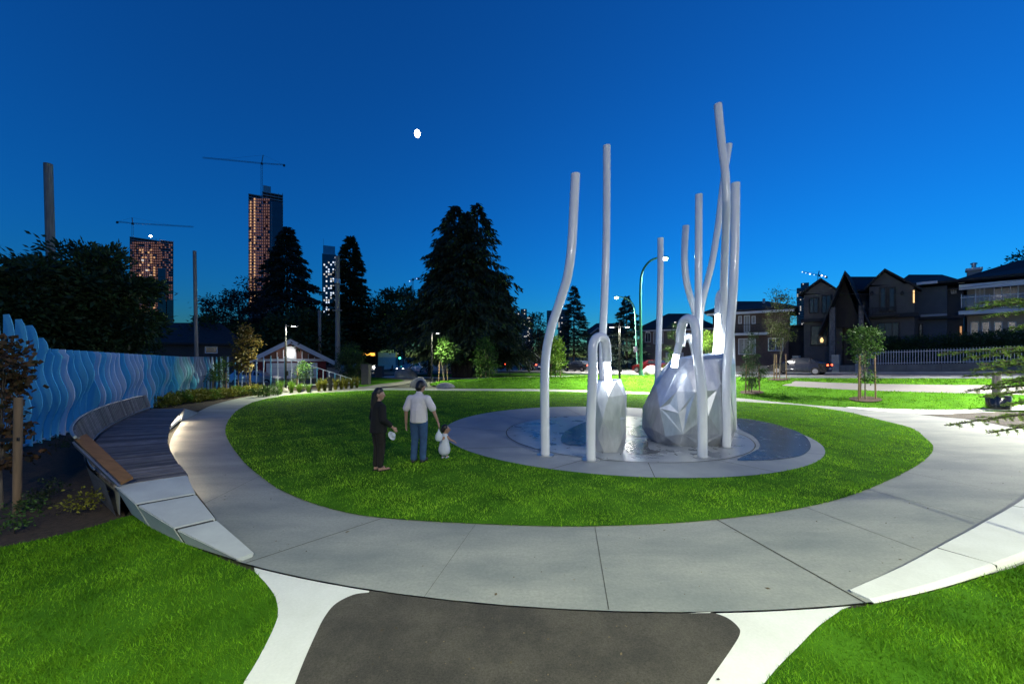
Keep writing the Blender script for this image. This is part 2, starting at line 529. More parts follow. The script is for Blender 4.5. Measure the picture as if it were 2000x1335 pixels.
for i, (a, b) in enumerate(zip(dense(mid, 8), dense(mid, 8)[1:])):
    if a[1] < 8 or a[1] > 62: continue
    a_, b_ = Vector(a), Vector(b)
    k = MB().prism([(p[0], p[1], float(gz(p[0], p[1]))) for p in strip([tuple(a_), tuple(a_ + (b_ - a_) * 0.5)], 0.12)], 0.006, 0.012)
    struct(k.build('lane_marking', pmat('road_paint', (0.75, 0.75, 0.7), 0.6)))
def kerb(line, name='kerb'):
    pts = dense(line, 6)
    for a, b in zip(pts, pts[1:]):
        pass
    m = MB()
    for a, b in zip(pts, pts[1:]):
        za, zb = float(gz(*a)), float(gz(*b))
        t = (Vector(b) - Vector(a)).normalized(); n = Vector((-t.y, t.x)) * 0.09
        q = [(a[0] - n.x, a[1] - n.y, za), (b[0] - n.x, b[1] - n.y, zb), (b[0] + n.x, b[1] + n.y, zb), (a[0] + n.x, a[1] + n.y, za)]
        m.prism(q, -0.05, 0.13)
    return struct(m.build(name, M_conc2))
kerb(near_k[1:7]); kerb(far_k[1:7])

# far pavement beyond the road
sheet('pavement', dense(far_k, 6) + dense(off(RD, 14.0), 6)[::-1], pmat('pavement', (0.3, 0.3, 0.28), 0.8, var=0.15, scale=1), 0.004, 2.5)

# joints in the concrete
def joint(a, b, w, zo=0.003, surf=None):
    a, b = Vector(a[:2]), Vector(b[:2])
    n = max(2, int((b - a).length / 0.5))
    sheet('path_joint', strip([tuple(a.lerp(b, i / n)) for i in range(n + 1)], w), M_joint, zo, 5.0)
for (p, q, w) in [((480, 1099), (748, 1011), 0.012), ((1189, 1190), (1162, 1029), 0.007), ((1692, 1178), (1400, 1014), 0.022), ((1822, 1083), (1574, 990), 0.007),
                  ((1940, 1021), (1690, 954), 0.006), ((345, 880), (446, 868), 0.006), ((395, 985), (505, 930), 0.006), ((2000, 968), (1760, 920), 0.006), ((1895, 900), (1822, 880), 0.005),
                  ((825, 1170), (930, 1021), 0.004)]:
    joint(GT(*p), GT(*q), w)
pc = Vector((3.28, 12.97)); ic = Vector((3.3, 12.06))
for a in np.radians([20, 62, 100, 140, 178, 214, 243, 264, 291, 318, 345]):
    d = Vector((math.cos(a), math.sin(a)))
    joint(ic + d * 3.49, pc + d * 5.43, 0.014, 0.027)
sheet('pad_joint', strip([(3.3 + 3.47 * math.cos(a), 12.06 + 3.47 * math.sin(a)) for a in np.linspace(0, 2 * math.pi, 97)], 0.025), M_joint, 0.029, 5.0)
# short drain slots scattered over the fountain pad
slot_m = MB().box((0, 0, 0), (0.012, 0.13, 0.006)).mesh('drain_slot'); slot_m.materials.append(M_joint)
k = 0
for r in np.arange(1.2, 3.2, 0.4):
    for a in np.arange(math.pi * 1.05, math.pi * 1.95, 0.5 / r * 1.3):
        aa = a + rng.normal(0, 0.05)
        o = bpy.data.objects.new('drain_slot', slot_m); COL.objects.link(o); o.parent = inner
        o.location = (3.3 + r * math.cos(aa), 12.06 + r * math.sin(aa), 0.030)
        o.rotation_euler = (0, 0, aa + math.pi / 2 + rng.normal(0, 0.35))
        k += 1

# --- grass blades
def blades(name, polys, holes, dens, hgt, mat, bbox=None, label=None):
    a = np.array(polys)
    lo, hi = a.min(0), a.max(0)
    out = []
    for (y0, y1) in [(lo[1] + i * (hi[1] - lo[1]) / 40, lo[1] + (i + 1) * (hi[1] - lo[1]) / 40) for i in range(40)]:
        y0c = max(y0, 1.9)
        if y1 <= y0c: continue
        dn = dens(0.5 * (y0c + y1))
        x0, x1 = max(lo[0], -1.40 * y1 - 0.5), min(hi[0], 1.40 * y1 + 0.5)
        if x1 <= x0: continue
        n = int((x1 - x0) * (y1 - y0c) * dn)
        x, y = rng.uniform(x0, x1, n), rng.uniform(y0c, y1, n)
        k = inside(a, x, y)
        for h in holes: k &= ~inside(h, x, y)
        x, y = x[k], y[k]
        # clumpy thickness
        cl = np.sin(x * 2.3 + 1.7 * np.sin(y * 1.9)) + np.sin(y * 3.1 + 1.3 * np.sin(x * 2.7)) + 0.8 * np.sin(x * 7.7 + y * 5.1) + 0.8 * np.sin(y * 8.3 - x * 6.1)
        keep = rng.uniform(0, 1, len(x)) < 0.74 + 0.26 * cl / 2
        x, y, cl = x[keep], y[keep], cl[keep]
        d = np.hypot(x, y); n = len(x)
        w = 0.0019 * np.maximum(1, d / 2.9) * rng.uniform(0.7, 1.3, n)
        hh = hgt * rng.uniform(0.5, 1.25, n) * (1 + 0.10 * cl)
        ang = rng.uniform(0, 2 * math.pi, n)
        lean = rng.normal(0, 0.5, (2, n)) * hh + np.stack([np.sin(x * 1.7 + y * 2.3), np.cos(y * 1.9 - x * 1.3)]) * hh * 0.12
        z = gz(x, y) + 0.0
        p = np.stack([x, y, z], 1)
        dx = np.stack([np.cos(ang) * w, np.sin(ang) * w, np.zeros(n)], 1)
        tip = p + np.stack([lean[0], lean[1], hh], 1)
        out.append(np.stack([p - dx, p + dx, tip], 1))
    v = np.concatenate(out).reshape(-1, 3)
    o = link(name, np_mesh(name, v, 3), mat)
    struct(o, 'stuff')
    if label: o['label'] = label; o['category'] = 'grass'
    return o
def gmat(name, c, c2):
    m = leafmat(name, c, c2, scale=1.6, island=0.42, transl=0.25)
    m.node_tree.nodes['Principled BSDF'].inputs['Specular IOR Level'].default_value = 0.08
    return m
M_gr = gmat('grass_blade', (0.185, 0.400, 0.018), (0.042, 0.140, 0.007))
M_gr2 = gmat('brightened_grass_blade', (0.40, 0.70, 0.045), (0.12, 0.34, 0.014))  # round lawn blades coloured lighter, in place of stronger lamplight
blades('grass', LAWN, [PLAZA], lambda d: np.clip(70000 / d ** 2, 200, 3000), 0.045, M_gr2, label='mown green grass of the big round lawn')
blades('grass', LAWN_L, [], lambda d: np.clip(80000 / d ** 2, 1500, 9000), 0.034, M_gr, label='green grass of the front lawn left of the asphalt path')
blades('grass', LAWN_R, [], lambda d: np.clip(80000 / d ** 2, 1500, 9000), 0.034, M_gr, label='green grass of the front lawn right of the asphalt path')
blades('grass', BACK, [WALK_R], lambda d: 150, 0.06, M_gr, label='bright grass of the mound behind the round lawn')

# stray leaves and grit on the paving
r5 = np.random.default_rng(55)
n = 420
aa, rr_ = r5.uniform(-0.9, 0.95, n), r5.uniform(10.6, 12.2, n)
pos = np.stack([1.5 + rr_ * np.sin(aa), 15.9 - rr_ * np.cos(aa), np.full(n, 0.004)], 1)
pos2 = np.stack([r5.uniform(-1.2, 1.6, 160), r5.uniform(2.0, 3.5, 160), np.full(160, 0.012)], 1)
pos = np.concatenate([pos, pos2]); n = len(pos)
th = r5.uniform(0, 6.28, n); sz = r5.gamma(1.6, 0.0045, n)
d1 = np.stack([np.cos(th), np.sin(th), r5.uniform(0, 0.4, n)], 1) * sz[:, None]; d2 = np.stack([-np.sin(th), np.cos(th), r5.uniform(0, 0.4, n)], 1) * sz[:, None] * 0.6
v = np.stack([pos - d1, pos + d2, pos + d1, pos - d2], 1).reshape(-1, 3)
o = struct(link('leaf_litter', np_mesh('leaf_litter', v, 4), pmat('dry_leaf', (0.22, 0.17, 0.09), 0.9, c2=(0.06, 0.045, 0.03), scale=3, island=0.6)), 'stuff')
o['label'] = 'dry leaves and grit scattered on the paving'
# ---------------------------------------------------------------- lamps
M_black = pmat('black_paint', (0.012, 0.012, 0.013), 0.4, var=0.2)
M_lens = glow('lamp_lens', (1.0, 0.97, 0.88), 26)
LAMPC = (0.96, 1.0, 0.66)
def park_lamp(loc, label, arms, h=4.5, power=170, color=LAMPC, fill=0.0, spread=2.2, size=0.22):
    loc = Vector(loc)
    t = thing('park_lamp', label, 'lamp post', loc, 'black park lamps')
    MB().tube([loc, loc + Vector((0, 0, h * 0.5)), loc + Vector((0, 0, h))], [0.075, 0.062, 0.055], 12).build('post', M_black, t, True)
    MB().lathe(loc, [(0.17, 0.0), (0.17, 0.03), (0.10, 0.06), (0.085, 0.28), (0.07, 0.30)], 14).build('base_plate', M_black, t, True)
    MB().box(loc + Vector((0.08, 0, 1.25)), (0.12, 0.12, 0.30)).build('service_box', M_black, t)
    for a in arms:
        d = Vector((math.cos(a), math.sin(a), 0)); n = Vector((-d.y, d.x, 0))
        top = loc + Vector((0, 0, h - 0.12 - (0.22 if len(arms) > 1 else 0)))
        MB().tube([top, top + d * 0.28 + Vector((0, 0, 0.02))], 0.025, 8).build('arm', M_black, t, True)
        hp = [top + d * (0.24 + x) + n * y + Vector((0, 0, z)) for x, y, z in
              [(0, -.05, -.02), (0, .05, -.02), (.12, .13, -.035), (.42, .15, -.035), (.5, .09, -.03), (.5, -.09, -.03), (.42, -.15, -.035), (.12, -.13, -.035)]]
        hd = MB()
        up = [p + Vector((0, 0, 0.075 if 2 <= i <= 6 and i not in (4, 5) else 0.05)) for i, p in enumerate(hp)]
        hd.add(hp + up, [tuple(range(7, -1, -1)), tuple(range(8, 16))] + [(i, (i + 1) % 8, 8 + (i + 1) % 8, 8 + i) for i in range(8)])
        head = hd.build('lamp_head', M_black, t)
        c = top + d * 0.52 + Vector((0, 0, -0.045))
        MB().lathe(c, [(0.115, -0.014), (0.125, -0.002), (0.12, 0.004)], 14).build('lens', M_lens, head)
        lamp('lamp_light', c + Vector((0, 0, -0.03)), power, t, size, color, spread=spread)
        if fill: lamp('fill_light', c + Vector((0, 0, -0.16)), fill, t, size * 0.55, (1.0, 0.96, 0.93), 'POINT')  # extra point light, added as fill to brighten pipes and fence
    return t
park_lamp(on(GT(558, 766).x, GT(558, 766).y), 'black park lamp with one arm in the planting in front of the red garage', [0.0], 4.45, 620, fill=190, spread=2.5)
park_lamp(on(-7.1, 35.2), 'thin black park lamp with one arm left of the boulders, by the far white walk', [0.1], 4.45, 800, fill=60, spread=2.6)
park_lamp(on(7.45, 27.6), 'black park lamp with two lit heads behind the tall white pipes', [math.pi - 0.15, -0.15], 4.6, 520, fill=160, spread=2.7)
park_lamp(on(-4.2, -1.0), 'black park lamp behind the viewer beside the front left lawn', [0.9], 4.6, 70, fill=15, spread=2.45)
park_lamp(on(1.2, -7.0), 'tall black park lamp behind the viewer, left of the asphalt path', [1.6], 9.0, 1650, fill=1300, spread=2.35, size=0.8)  # unseen lamp, added and raised to light the foreground more evenly
park_lamp(on(7.6, -6.4), 'tall black park lamp behind the viewer, right of the asphalt path', [1.6], 9.0, 2750, fill=1700, spread=2.35, size=0.8)  # second unseen lamp, added so that the shadows split and soften
park_lamp(on(17.6, 7.6), 'black park lamp at the far right beyond the fir branches', [2.6], 4.6, 750, fill=900, spread=2.6)

M_green = pmat('green_paint', (0.02, 0.12, 0.07), 0.4, var=0.15)
M_slens = glow('street_lens', (1.0, 0.97, 0.93), 90)
def street_lamp(px, ybase, d, pathpx, label, mat, r=0.11, power=900, aim=None):
    base = P(px, ybase, d)
    base.z = float(gz(base.x, base.y))
    t = thing('street_lamp', label, 'street lamp', base, 'street lamps')
    pts = spline([base] + [P(x, y, d) for x, y in pathpx], 6)
    n = len(pts)
    MB().tube(pts, [r * (1 - 0.55 * i / n) for i in range(n)], 10).build('pole', mat, t, True)
    MB().lathe(base, [(0.3, -0.05), (0.3, 0.05), (0.17, 0.08), (0.15, 0.35), (r, 0.4)], 12).build('base_plate', mat, t, True)
    e = pts[-1]; dr = (pts[-1] - pts[-2]); dr.z = 0; dr.normalize()
    hd = MB().lathe((0, 0, 0), [(0.06, 0.10), (0.22, 0.05), (0.26, -0.03), (0.24, -0.07)], 14)
    hd.v = [tuple(e + dr * (0.2 + v[0] * 1.4) + Vector((-dr.y, dr.x, 0)) * v[1] + Vector((0, 0, v[2]))) for v in hd.v]
    head = hd.build('lamp_head', mat, t, True)
    c = e + dr * 0.22 + Vector((0, 0, -0.11))
    MB().lathe(c, [(0.05, -0.16), (0.17, -0.11), (0.22, -0.02), (0.2, 0.03)], 14).build('lens', M_slens, head, True)
    lamp('lamp_light', c + Vector((0, 0, -0.2)), power, t, 0.4, (1, 0.96, 0.9), spread=2.25)
    return t
street_lamp(1252, 731, 32.4, [(1252, 690), (1251, 620), (1251, 560), (1255, 530), (1268, 511), (1284, 503.5), (1293, 502.5)], 'tall dark green street lamp with curved arm rising behind the pipes', M_green, 0.13, 6500)
street_lamp(1247, 724, 50.0, [(1244, 690), (1242, 650), (1240, 610), (1236, 594), (1226, 584), (1214, 580), (1207, 579)], 'pale green street lamp with arm to the left on the far side of the road', pmat('pale_green_paint', (0.10, 0.30, 0.20), 0.45), 0.13, 4500)

street_lamp(2320, 760, 14.6, [(2320, 690), (2320, 560), (2318, 330), (2300, 270), (2270, 245)], 'dark green street lamp beyond the right edge, over the road', M_green, 0.13, 5200)

# ---------------------------------------------------------------- sculpture
M_pipe = pmat('white_gloss_paint', (0.82, 0.82, 0.83), 0.22, var=0.03, scale=3, coat=0.5, bump=0.0)
M_flange = pmat('steel_plate', (0.5, 0.5, 0.5), 0.35, metal=0.9)
M_stream = glow('glowing_water', (0.84, 0.93, 1.0), 38)  # the water itself emits, standing in for the lamps that light it
def pipe(label, pts, r=0.105, stream=None, nozzle=None, flange=True, group='white bent pipes', power=50):
    """pts: (px, py, depth)"""
    b = P(*pts[0])
    b.z = 0.02
    t = thing('bent_pipe', label, 'pipe', b, group)
    pl = spline([b] + [P(*p) for p in pts[1:]], 9)
    MB().tube(pl, r, 28).build('pipe', M_pipe, t, True)
    if flange:
        MB().lathe(b, [(r + 0.09, 0.0), (r + 0.09, 0.018), (r + 0.01, 0.02)], 28).build('base_plate', M_flange, t)
    if nozzle:
        n = [P(*p) for p in nozzle]
        MB().tube(n, r * 0.83, 24).build('nozzle', M_pipe, t, True)
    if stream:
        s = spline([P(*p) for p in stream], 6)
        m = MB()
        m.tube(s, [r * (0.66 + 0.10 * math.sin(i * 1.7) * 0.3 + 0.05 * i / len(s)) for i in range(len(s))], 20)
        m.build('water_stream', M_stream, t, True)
        e = s[0]; q = s[-1]
        lamp('stream_light', e + (q - e).normalized() * 0.02, power, t, 0.08, (0.72, 0.87, 1.0), 'SPOT', q, spot=1.7)
    return t
pipe('white pipe leaning right halfway up, leftmost of the tall bare pipes', [(1065, 890, 9.27), (1064, 800, 9.27), (1064, 730, 9.27), (1068, 680, 9.25), (1078, 635, 9.2), (1093, 590, 9.15), (1107, 545, 9.1), (1114, 505, 9.05), (1118, 460, 9.05), (1121, 400, 9.05), (1124, 340, 9.05)])
pipe('tall nearly straight white pipe rising behind the small steel boulder', [(1180, 857, 11.2), (1179, 780, 11.2), (1177, 700, 11.2), (1178, 640, 11.2), (1181, 570, 11.2), (1184, 480, 11.2), (1185, 380, 11.2), (1185, 285, 11.2)])
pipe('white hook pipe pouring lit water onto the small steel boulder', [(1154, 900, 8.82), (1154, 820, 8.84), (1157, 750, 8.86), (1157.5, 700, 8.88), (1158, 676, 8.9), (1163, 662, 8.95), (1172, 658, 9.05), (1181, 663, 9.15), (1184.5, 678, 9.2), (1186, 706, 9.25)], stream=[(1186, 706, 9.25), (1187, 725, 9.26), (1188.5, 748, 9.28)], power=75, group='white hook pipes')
pipe('short thin-looking white pipe in front of the street lamp', [(1283, 825, 13.98), (1284, 760, 13.98), (1286, 690, 13.98), (1288.5, 600, 13.98), (1290, 530, 13.98), (1290, 465, 13.98)])
pipe('white pipe bulging to the left, shortest of the right cluster', [(1362, 800, 13.2), (1362, 660, 13.2), (1358, 612, 13.2), (1348, 578, 13.15), (1340, 545, 13.1), (1337, 510, 13.1), (1337.5, 475, 13.1), (1339.5, 441, 13.1)])
pipe('straight white pipe in the middle of the right cluster', [(1363, 815, 12.0), (1363.5, 700, 12.0), (1364, 590, 12.0), (1364.5, 480, 12.0), (1365, 380, 12.0)])
pipe('white pipe leaning right and crossing behind the tallest one', [(1366, 800, 13.6), (1366, 660, 13.6), (1370, 600, 13.6), (1379, 560, 13.55), (1390, 515, 13.5), (1398, 470, 13.5), (1404, 430, 13.5), (1411, 370, 13.5), (1418, 320, 13.5), (1424, 282, 13.5)])
pipe('tallest white pipe, bent to the left near its top', [(1416, 845, 11.75), (1416, 740, 11.7), (1414, 640, 11.6), (1414, 560, 11.4), (1416.5, 480, 11.2), (1419, 410, 11.0), (1417, 345, 10.9), (1410, 285, 10.9), (1402, 204, 10.9)])
pipe('rightmost white pipe, standing in front of the big steel boulder', [(1419, 874, 10.1), (1419, 820, 10.1), (1418.5, 760, 10.1), (1421, 700, 10.1), (1427, 630, 10.05), (1432, 560, 10.0), (1435, 480, 10.0), (1436, 420, 10.0), (1436.5, 358, 10.0)])
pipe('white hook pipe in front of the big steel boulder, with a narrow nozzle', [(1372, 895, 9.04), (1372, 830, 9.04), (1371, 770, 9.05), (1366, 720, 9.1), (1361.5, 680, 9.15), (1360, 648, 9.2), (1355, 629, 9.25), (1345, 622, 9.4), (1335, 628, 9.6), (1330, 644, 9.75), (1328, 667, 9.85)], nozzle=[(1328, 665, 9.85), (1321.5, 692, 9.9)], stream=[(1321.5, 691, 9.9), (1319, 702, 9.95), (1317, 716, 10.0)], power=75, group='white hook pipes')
pipe('white hook pipe seen through the arch of the front hook', [(1366, 830, 12.6), (1364, 760, 12.6), (1359, 710, 12.6), (1355, 680, 12.6), (1349, 662, 12.6), (1342, 657, 12.6), (1334, 662, 12.6), (1331, 676, 12.6)], group='white hook pipes')
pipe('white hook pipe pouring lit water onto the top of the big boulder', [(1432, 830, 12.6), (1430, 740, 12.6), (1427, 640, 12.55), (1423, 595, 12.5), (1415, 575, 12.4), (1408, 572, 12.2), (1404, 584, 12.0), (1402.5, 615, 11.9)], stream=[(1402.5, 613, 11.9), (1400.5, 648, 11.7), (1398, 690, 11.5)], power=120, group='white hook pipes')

M_steel = pmat('crumpled_steel', (0.74, 0.745, 0.76), 0.36, metal=0.72, c2=(0.52, 0.53, 0.55), scale=6.0, stretch=(1, 1, 0.35), rvar=0.14, bump=0.22, bscale=4, detail=9)
def boulder(name, label, c, rows, nang, seed, jit=0.07):
    """rows: (z, left, right, half-depth) silhouettes from the ground up; big flat plates between them"""
    r = np.random.default_rng(seed)
    c = Vector(c)
    bm = bmesh.new()
    for j, (z, l, rr, b) in enumerate(rows):
        cx, a = (l + rr) / 2, (rr - l) / 2
        for k in range(nang):
            th = 2 * math.pi * (k + 0.5 * (j % 2) + r.normal(0, 0.16)) / nang
            q = 1 + r.normal(0, jit)
            co, si = math.cos(th), math.sin(th)
            x = cx + a * math.copysign(abs(co) ** 0.72, co) * q
            y = b * math.copysign(abs(si) ** 0.72, si) * q
            zz = 0 if j == 0 else z + r.normal(0, 0.06)
            if j == len(rows) - 1: zz = z + 0.10 * (x - cx)
            bm.verts.new(c + Vector((x, y, zz)))
    h = bmesh.ops.convex_hull(bm, input=bm.verts)
    bmesh.ops.delete(bm, geom=list(set(h['geom_interior']) | set(h['geom_unused'])), context='VERTS')
    # press some of the plates in, so that the shell is creased and not simply convex
    fs = [f for f in bm.faces if f.calc_area() > 0.03 and abs(f.normal.z) < 0.9 and f.calc_center_median().z > 0.15]
    for f in fs:
        if r.uniform() < 0.62:
            n = f.normal.copy(); cen = f.calc_center_median(); ar = math.sqrt(f.calc_area())
            w = r.dirichlet((1.6, 1.6, 1.6)); p = sum((v.co * wi for v, wi in zip(f.verts, w)), Vector())
            vs_ = list(f.verts)
            nv = bm.verts.new(p - n * ar * r.uniform(-0.02, 0.085))
            bm.faces.remove(f)
            for i in range(3): bm.faces.new((vs_[i], vs_[(i + 1) % 3], nv))
    bmesh.ops.recalc_face_normals(bm, faces=bm.faces)
    me = bpy.data.meshes.new(name); bm.to_mesh(me); bm.free()
    o = link(name, me, M_steel)
    return tag(o, label, 'sculpture', 'crumpled steel boulders')
boulder('steel_boulder', 'small upright faceted steel boulder under the left hook pipe', (2.33, 9.85, 0.024), [(0, -.36, .40, .36), (.30, -.44, .46, .42), (.85, -.46, .47, .45), (1.35, -.45, .45, .42), (1.70, -.40, .34, .36)], 10, 5, 0.03)
boulder('steel_boulder', 'big faceted steel boulder in the middle of the fountain pad', (4.86, 11.0, 0.024), [(0, -1.02, 1.05, .80), (.35, -1.2, 1.08, .92), (.9, -1.14, 1.1, .95), (1.45, -.92, 1.1, .9), (1.9, -.66, 1.12, .78), (2.18, -.42, 1.12, .66), (2.36, 0.15, 1.06, .5)], 12, 12, 0.03)
# ---------------------------------------------------------------- curved bench
M_slat = pmat('grey_timber', (0.20, 0.18, 0.17), 0.6, c2=(0.10, 0.088, 0.085), scale=4, stretch=(1, 1, 6), bump=0.25, bscale=30, rvar=0.1)
M_slats = [M_slat] + [pmat('grey_timber_%s' % n, tuple(x * f for x in (0.20, 0.18, 0.17)), 0.6, c2=tuple(x * f for x in (0.10, 0.088, 0.085)), scale=4, stretch=(1, 1, 6), bump=0.25, bscale=30, rvar=0.1) for n, f in (('pale', 1.45), ('dark', 0.55), ('brown', 1.0))]
M_slat2 = pmat('brown_timber', (0.24, 0.125, 0.05), 0.5, c2=(0.16, 0.08, 0.03), scale=5, stretch=(1, 6, 1), bump=0.2, bscale=40)
M_bconc = pmat('bench_concrete', (0.52, 0.55, 0.53), 0.7, c2=(0.41, 0.43, 0.43), scale=2.2, bump=0.12, bscale=40, detail=10)
M_led = glow('led_strip', (1.0, 0.86, 0.66), 16)
M_galv = pmat('galvanised_steel', (0.45, 0.46, 0.47), 0.4, metal=0.8)

FR = spline([(-5.12, 6.28, 0), (-6.25, 7.35, 0), (-7.4, 8.55, 0), (-8.5, 9.85, 0), (-9.5, 11.1, 0), (-10.6, 12.6, 0), (-11.75, 14.3, 0)], 40)
BK = spline([(-5.75, 5.75, 0), (-7.1, 6.75, 0), (-8.45, 8.0, 0), (-9.75, 9.45, 0), (-10.85, 10.9, 0), (-11.9, 12.5, 0), (-12.85, 14.2, 0)], 40)
def at(line, t):
    f = t * (len(line) - 1); i = min(int(f), len(line) - 2)
    return line[i].lerp(line[i + 1], f - i)
def make_bench():
    b0 = at(FR, 0.5); b0 = Vector((b0.x, b0.y, 0))
    t = thing('curved_bench', 'long curved timber bench with backrest, concrete ends and a glowing strip under its edge', 'bench', b0)
    # concrete plinth under the deck, set back from the front edge
    m = MB()
    N = 60
    ins = [(at(FR, i / N).lerp(at(BK, i / N), 0.16)) for i in range(N + 1)]
    bk = [(at(FR, i / N).lerp(at(BK, i / N), 0.92)) for i in range(N + 1)]
    for i in range(N):
        m.add([(*ins[i][:2], 0), (*ins[i + 1][:2], 0), (*ins[i + 1][:2], .40), (*ins[i][:2], .40), (*bk[i][:2], 0), (*bk[i + 1][:2], 0), (*bk[i + 1][:2], .40), (*bk[i][:2], .40)],
              [(0, 1, 2, 3), (5, 4, 7, 6), (3, 2, 6, 7)])
    m.build('plinth', M_bconc, t)
    # sloping concrete fascia in front, far part of the edge
    m = MB()
    for i in range(N):
        a, b = at(FR, i / N), at(FR, (i + 1) / N); c, d = ins[i], ins[i + 1]
        m.add([(*a[:2], .405), (*b[:2], .405), (*d[:2], .20), (*c[:2], .20)], [(0, 3, 2, 1)])
    m.build('fascia', M_bconc, t)
    # led strip
    m = MB()
    m.tube([Vector((p.x, p.y, 0.17)) for p in [at(FR, i / N).lerp(at(BK, i / N), 0.12) for i in range(N + 1)]], 0.012, 6)
    m.build('light_strip', M_led, t)
    for k in range(7):
        a, b = at(FR, (k + 0.1) / 7), at(FR, (k + 0.9) / 7)
        n = (b - a).normalized(); nn = Vector((n.y, -n.x, 0))
        if nn.x < 0: nn = -nn
        c = at(FR, (k + 0.5) / 7).lerp(at(BK, (k + 0.5) / 7), 0.10)
        ld = bpy.data.lights.new('strip_light', 'AREA'); ld.shape = 'RECTANGLE'; ld.size = (b - a).length; ld.size_y = 0.03
        ld.energy = (2.5, 3, 4, 7, 12, 15, 12)[k] / EX; ld.color = (1.0, 0.78, 0.55)
        o = bpy.data.objects.new('strip_light', ld); COL.objects.link(o); o.parent = t
        o.location = Vector((c.x, c.y, 0.24)) - b0
        zdir = (Vector((0, 0, -1)) + nn * 0.6).normalized()
        xdir = n; ydir = (-zdir).cross(xdir)
        o.rotation_euler = Matrix((xdir, ydir, -zdir)).transposed().to_euler()
    # seat slats
    NS = 78
    for i in range(NS):
        u0, u1 = (i + 0.09) / NS, (i + 0.91) / NS
        e = 0.02 * random.uniform(0.2, 1)
        a, b, c, d = at(FR, u0), at(FR, u1), at(BK, u1), at(BK, u0)
        dr = (a - d).normalized() * e
        dz = random.uniform(-0.002, 0.002)
        MB().prism([(*(a + dr)[:2],), (*(b + dr)[:2],), c[:2], d[:2]], 0.408 + dz, 0.452 + dz).build('seat_slat', random.choice(M_slats), t)
    # backrest: rail, posts and slats leaning back
    def back(u, h, off=0.0):
        p, q = at(BK, u), at(FR, u)
        n = (p - q).normalized()
        p2 = p + n * (0.02 + off + (h - 0.45) * 0.36)
        return Vector((p2.x, p2.y, h))
    hh = lambda u: 1.04 - 0.10 * u
    NB = 70
    for i in range(NB):
        u0, u1 = (i + 0.13) / NB, (i + 0.87) / NB
        if u0 < 0.115: continue
        h = hh(u0)
        A, B, C, D = back(u0, 0.53), back(u1, 0.53), back(u1, h), back(u0, h)
        nrm = (B - A).cross(D - A).normalized() * 0.035
        if nrm.y > 0: nrm = -nrm
        MB().slab([A, B, C, D], -nrm).build('back_slat', random.choice(M_slats), t)
    m = MB()
    m.tube([back(0.115 + 0.885 * i / 60, hh(0.115) - (0.10 * 0.885 * i / 60) + 0.012, 0.015) for i in range(61)], 0.022, 8)
    m.build('top_rail', M_galv, t, True)
    m = MB()
    m.tube([back(0.115 + 0.885 * i / 60, 0.50, 0.0) for i in range(61)], 0.016, 6)
    m.build('bottom_rail', M_galv, t, True)
    # rear cladding under the backrest
    m = MB()
    for i in range(N):
        a, b = back(i / N, 0.50, 0.05), back((i + 1) / N, 0.50, 0.05)
        c, d = at(FR, i / N).lerp(at(BK, i / N), 0.97), at(FR, (i + 1) / N).lerp(at(BK, (i + 1) / N), 0.97)
        m.add([a, b, (*d[:2], 0), (*c[:2], 0)], [(0, 1, 2, 3)])
    m.build('rear_panel', M_slat, t)
    # end armrest plank, sloping down to the seat
    a, b = back(0.125, 0.99, -0.02), P(246, 942, 5.75)
    ax = (b - a).normalized(); sd = Vector((0.62, 0.70, 0.30)).normalized()
    sd = (sd - ax * sd.dot(ax)).normalized(); up = ax.cross(sd).normalized()
    q = [a + sd * 0.10, b + sd * 0.09, b - sd * 0.05, a - sd * 0.05]
    MB().slab(q, up * 0.045).build('armrest', M_slat2, t)
    MB().slab([p - sd * 0.01 - up * 0.004 for p in (a - sd * 0.05, b - sd * 0.05, b - sd * 0.075, a - sd * 0.075)], -up * 0.10).build('armrest_bracket', M_galv, t)
    # near concrete end: three blocks tapering down to a point
    tipF, tipB = GT(500, 1086), GT(466, 1100)
    f0, k0 = at(FR, 0.0), at(BK, 0.0)
    def blk(u0, u1):
        e = 0.0095
        u0 += e; u1 -= e
        F0, F1 = f0.lerp(tipF, u0), f0.lerp(tipF, u1)
        B0, B1 = k0.lerp(tipB, u0), k0.lerp(tipB, u1)
        bow = lambda u: Vector((-0.30, -0.34, 0)) * (u * (1 - u)) * 0.9
        F0, F1, B0, B1 = F0 + bow(u0), F1 + bow(u1), B0 + bow(u0), B1 + bow(u1)
        zt = lambda u: 0.455 * (1 - u) ** 0.9 + 0.035 * u
        inn0, inn1 = (B0 - F0) * 0.10, (B1 - F1) * 0.08
        bm = bmesh.new()
        tv = [bm.verts.new((p.x, p.y, z)) for p, z in ((F0, zt(u0)), (F1, zt(u1)), (B1, zt(u1)), (B0, zt(u0)))]
        bv = [bm.verts.new((p.x, p.y, 0.0)) for p in (F0 + inn0, F1 + inn1, B1.lerp(F1, 0.22), B0.lerp(F0, 0.22))]
        bm.faces.new(tv); bm.faces.new(bv[::-1])
        for i in range(4): bm.faces.new((bv[i], bv[(i + 1) % 4], tv[(i + 1) % 4], tv[i]))
        bmesh.ops.recalc_face_normals(bm, faces=bm.faces)
        bmesh.ops.bevel(bm, geom=[e_ for e_ in bm.edges if any(v in tv for v in e_.verts)], offset=0.012, segments=2, affect='EDGES', clamp_overlap=True)
        me = bpy.data.meshes.new('concrete_block'); bm.to_mesh(me); bm.free()
        link('concrete_block', me, M_bconc, t)
    for u in ((0.0, 0.30), (0.30, 0.63), (0.63, 1.0)): blk(*u)
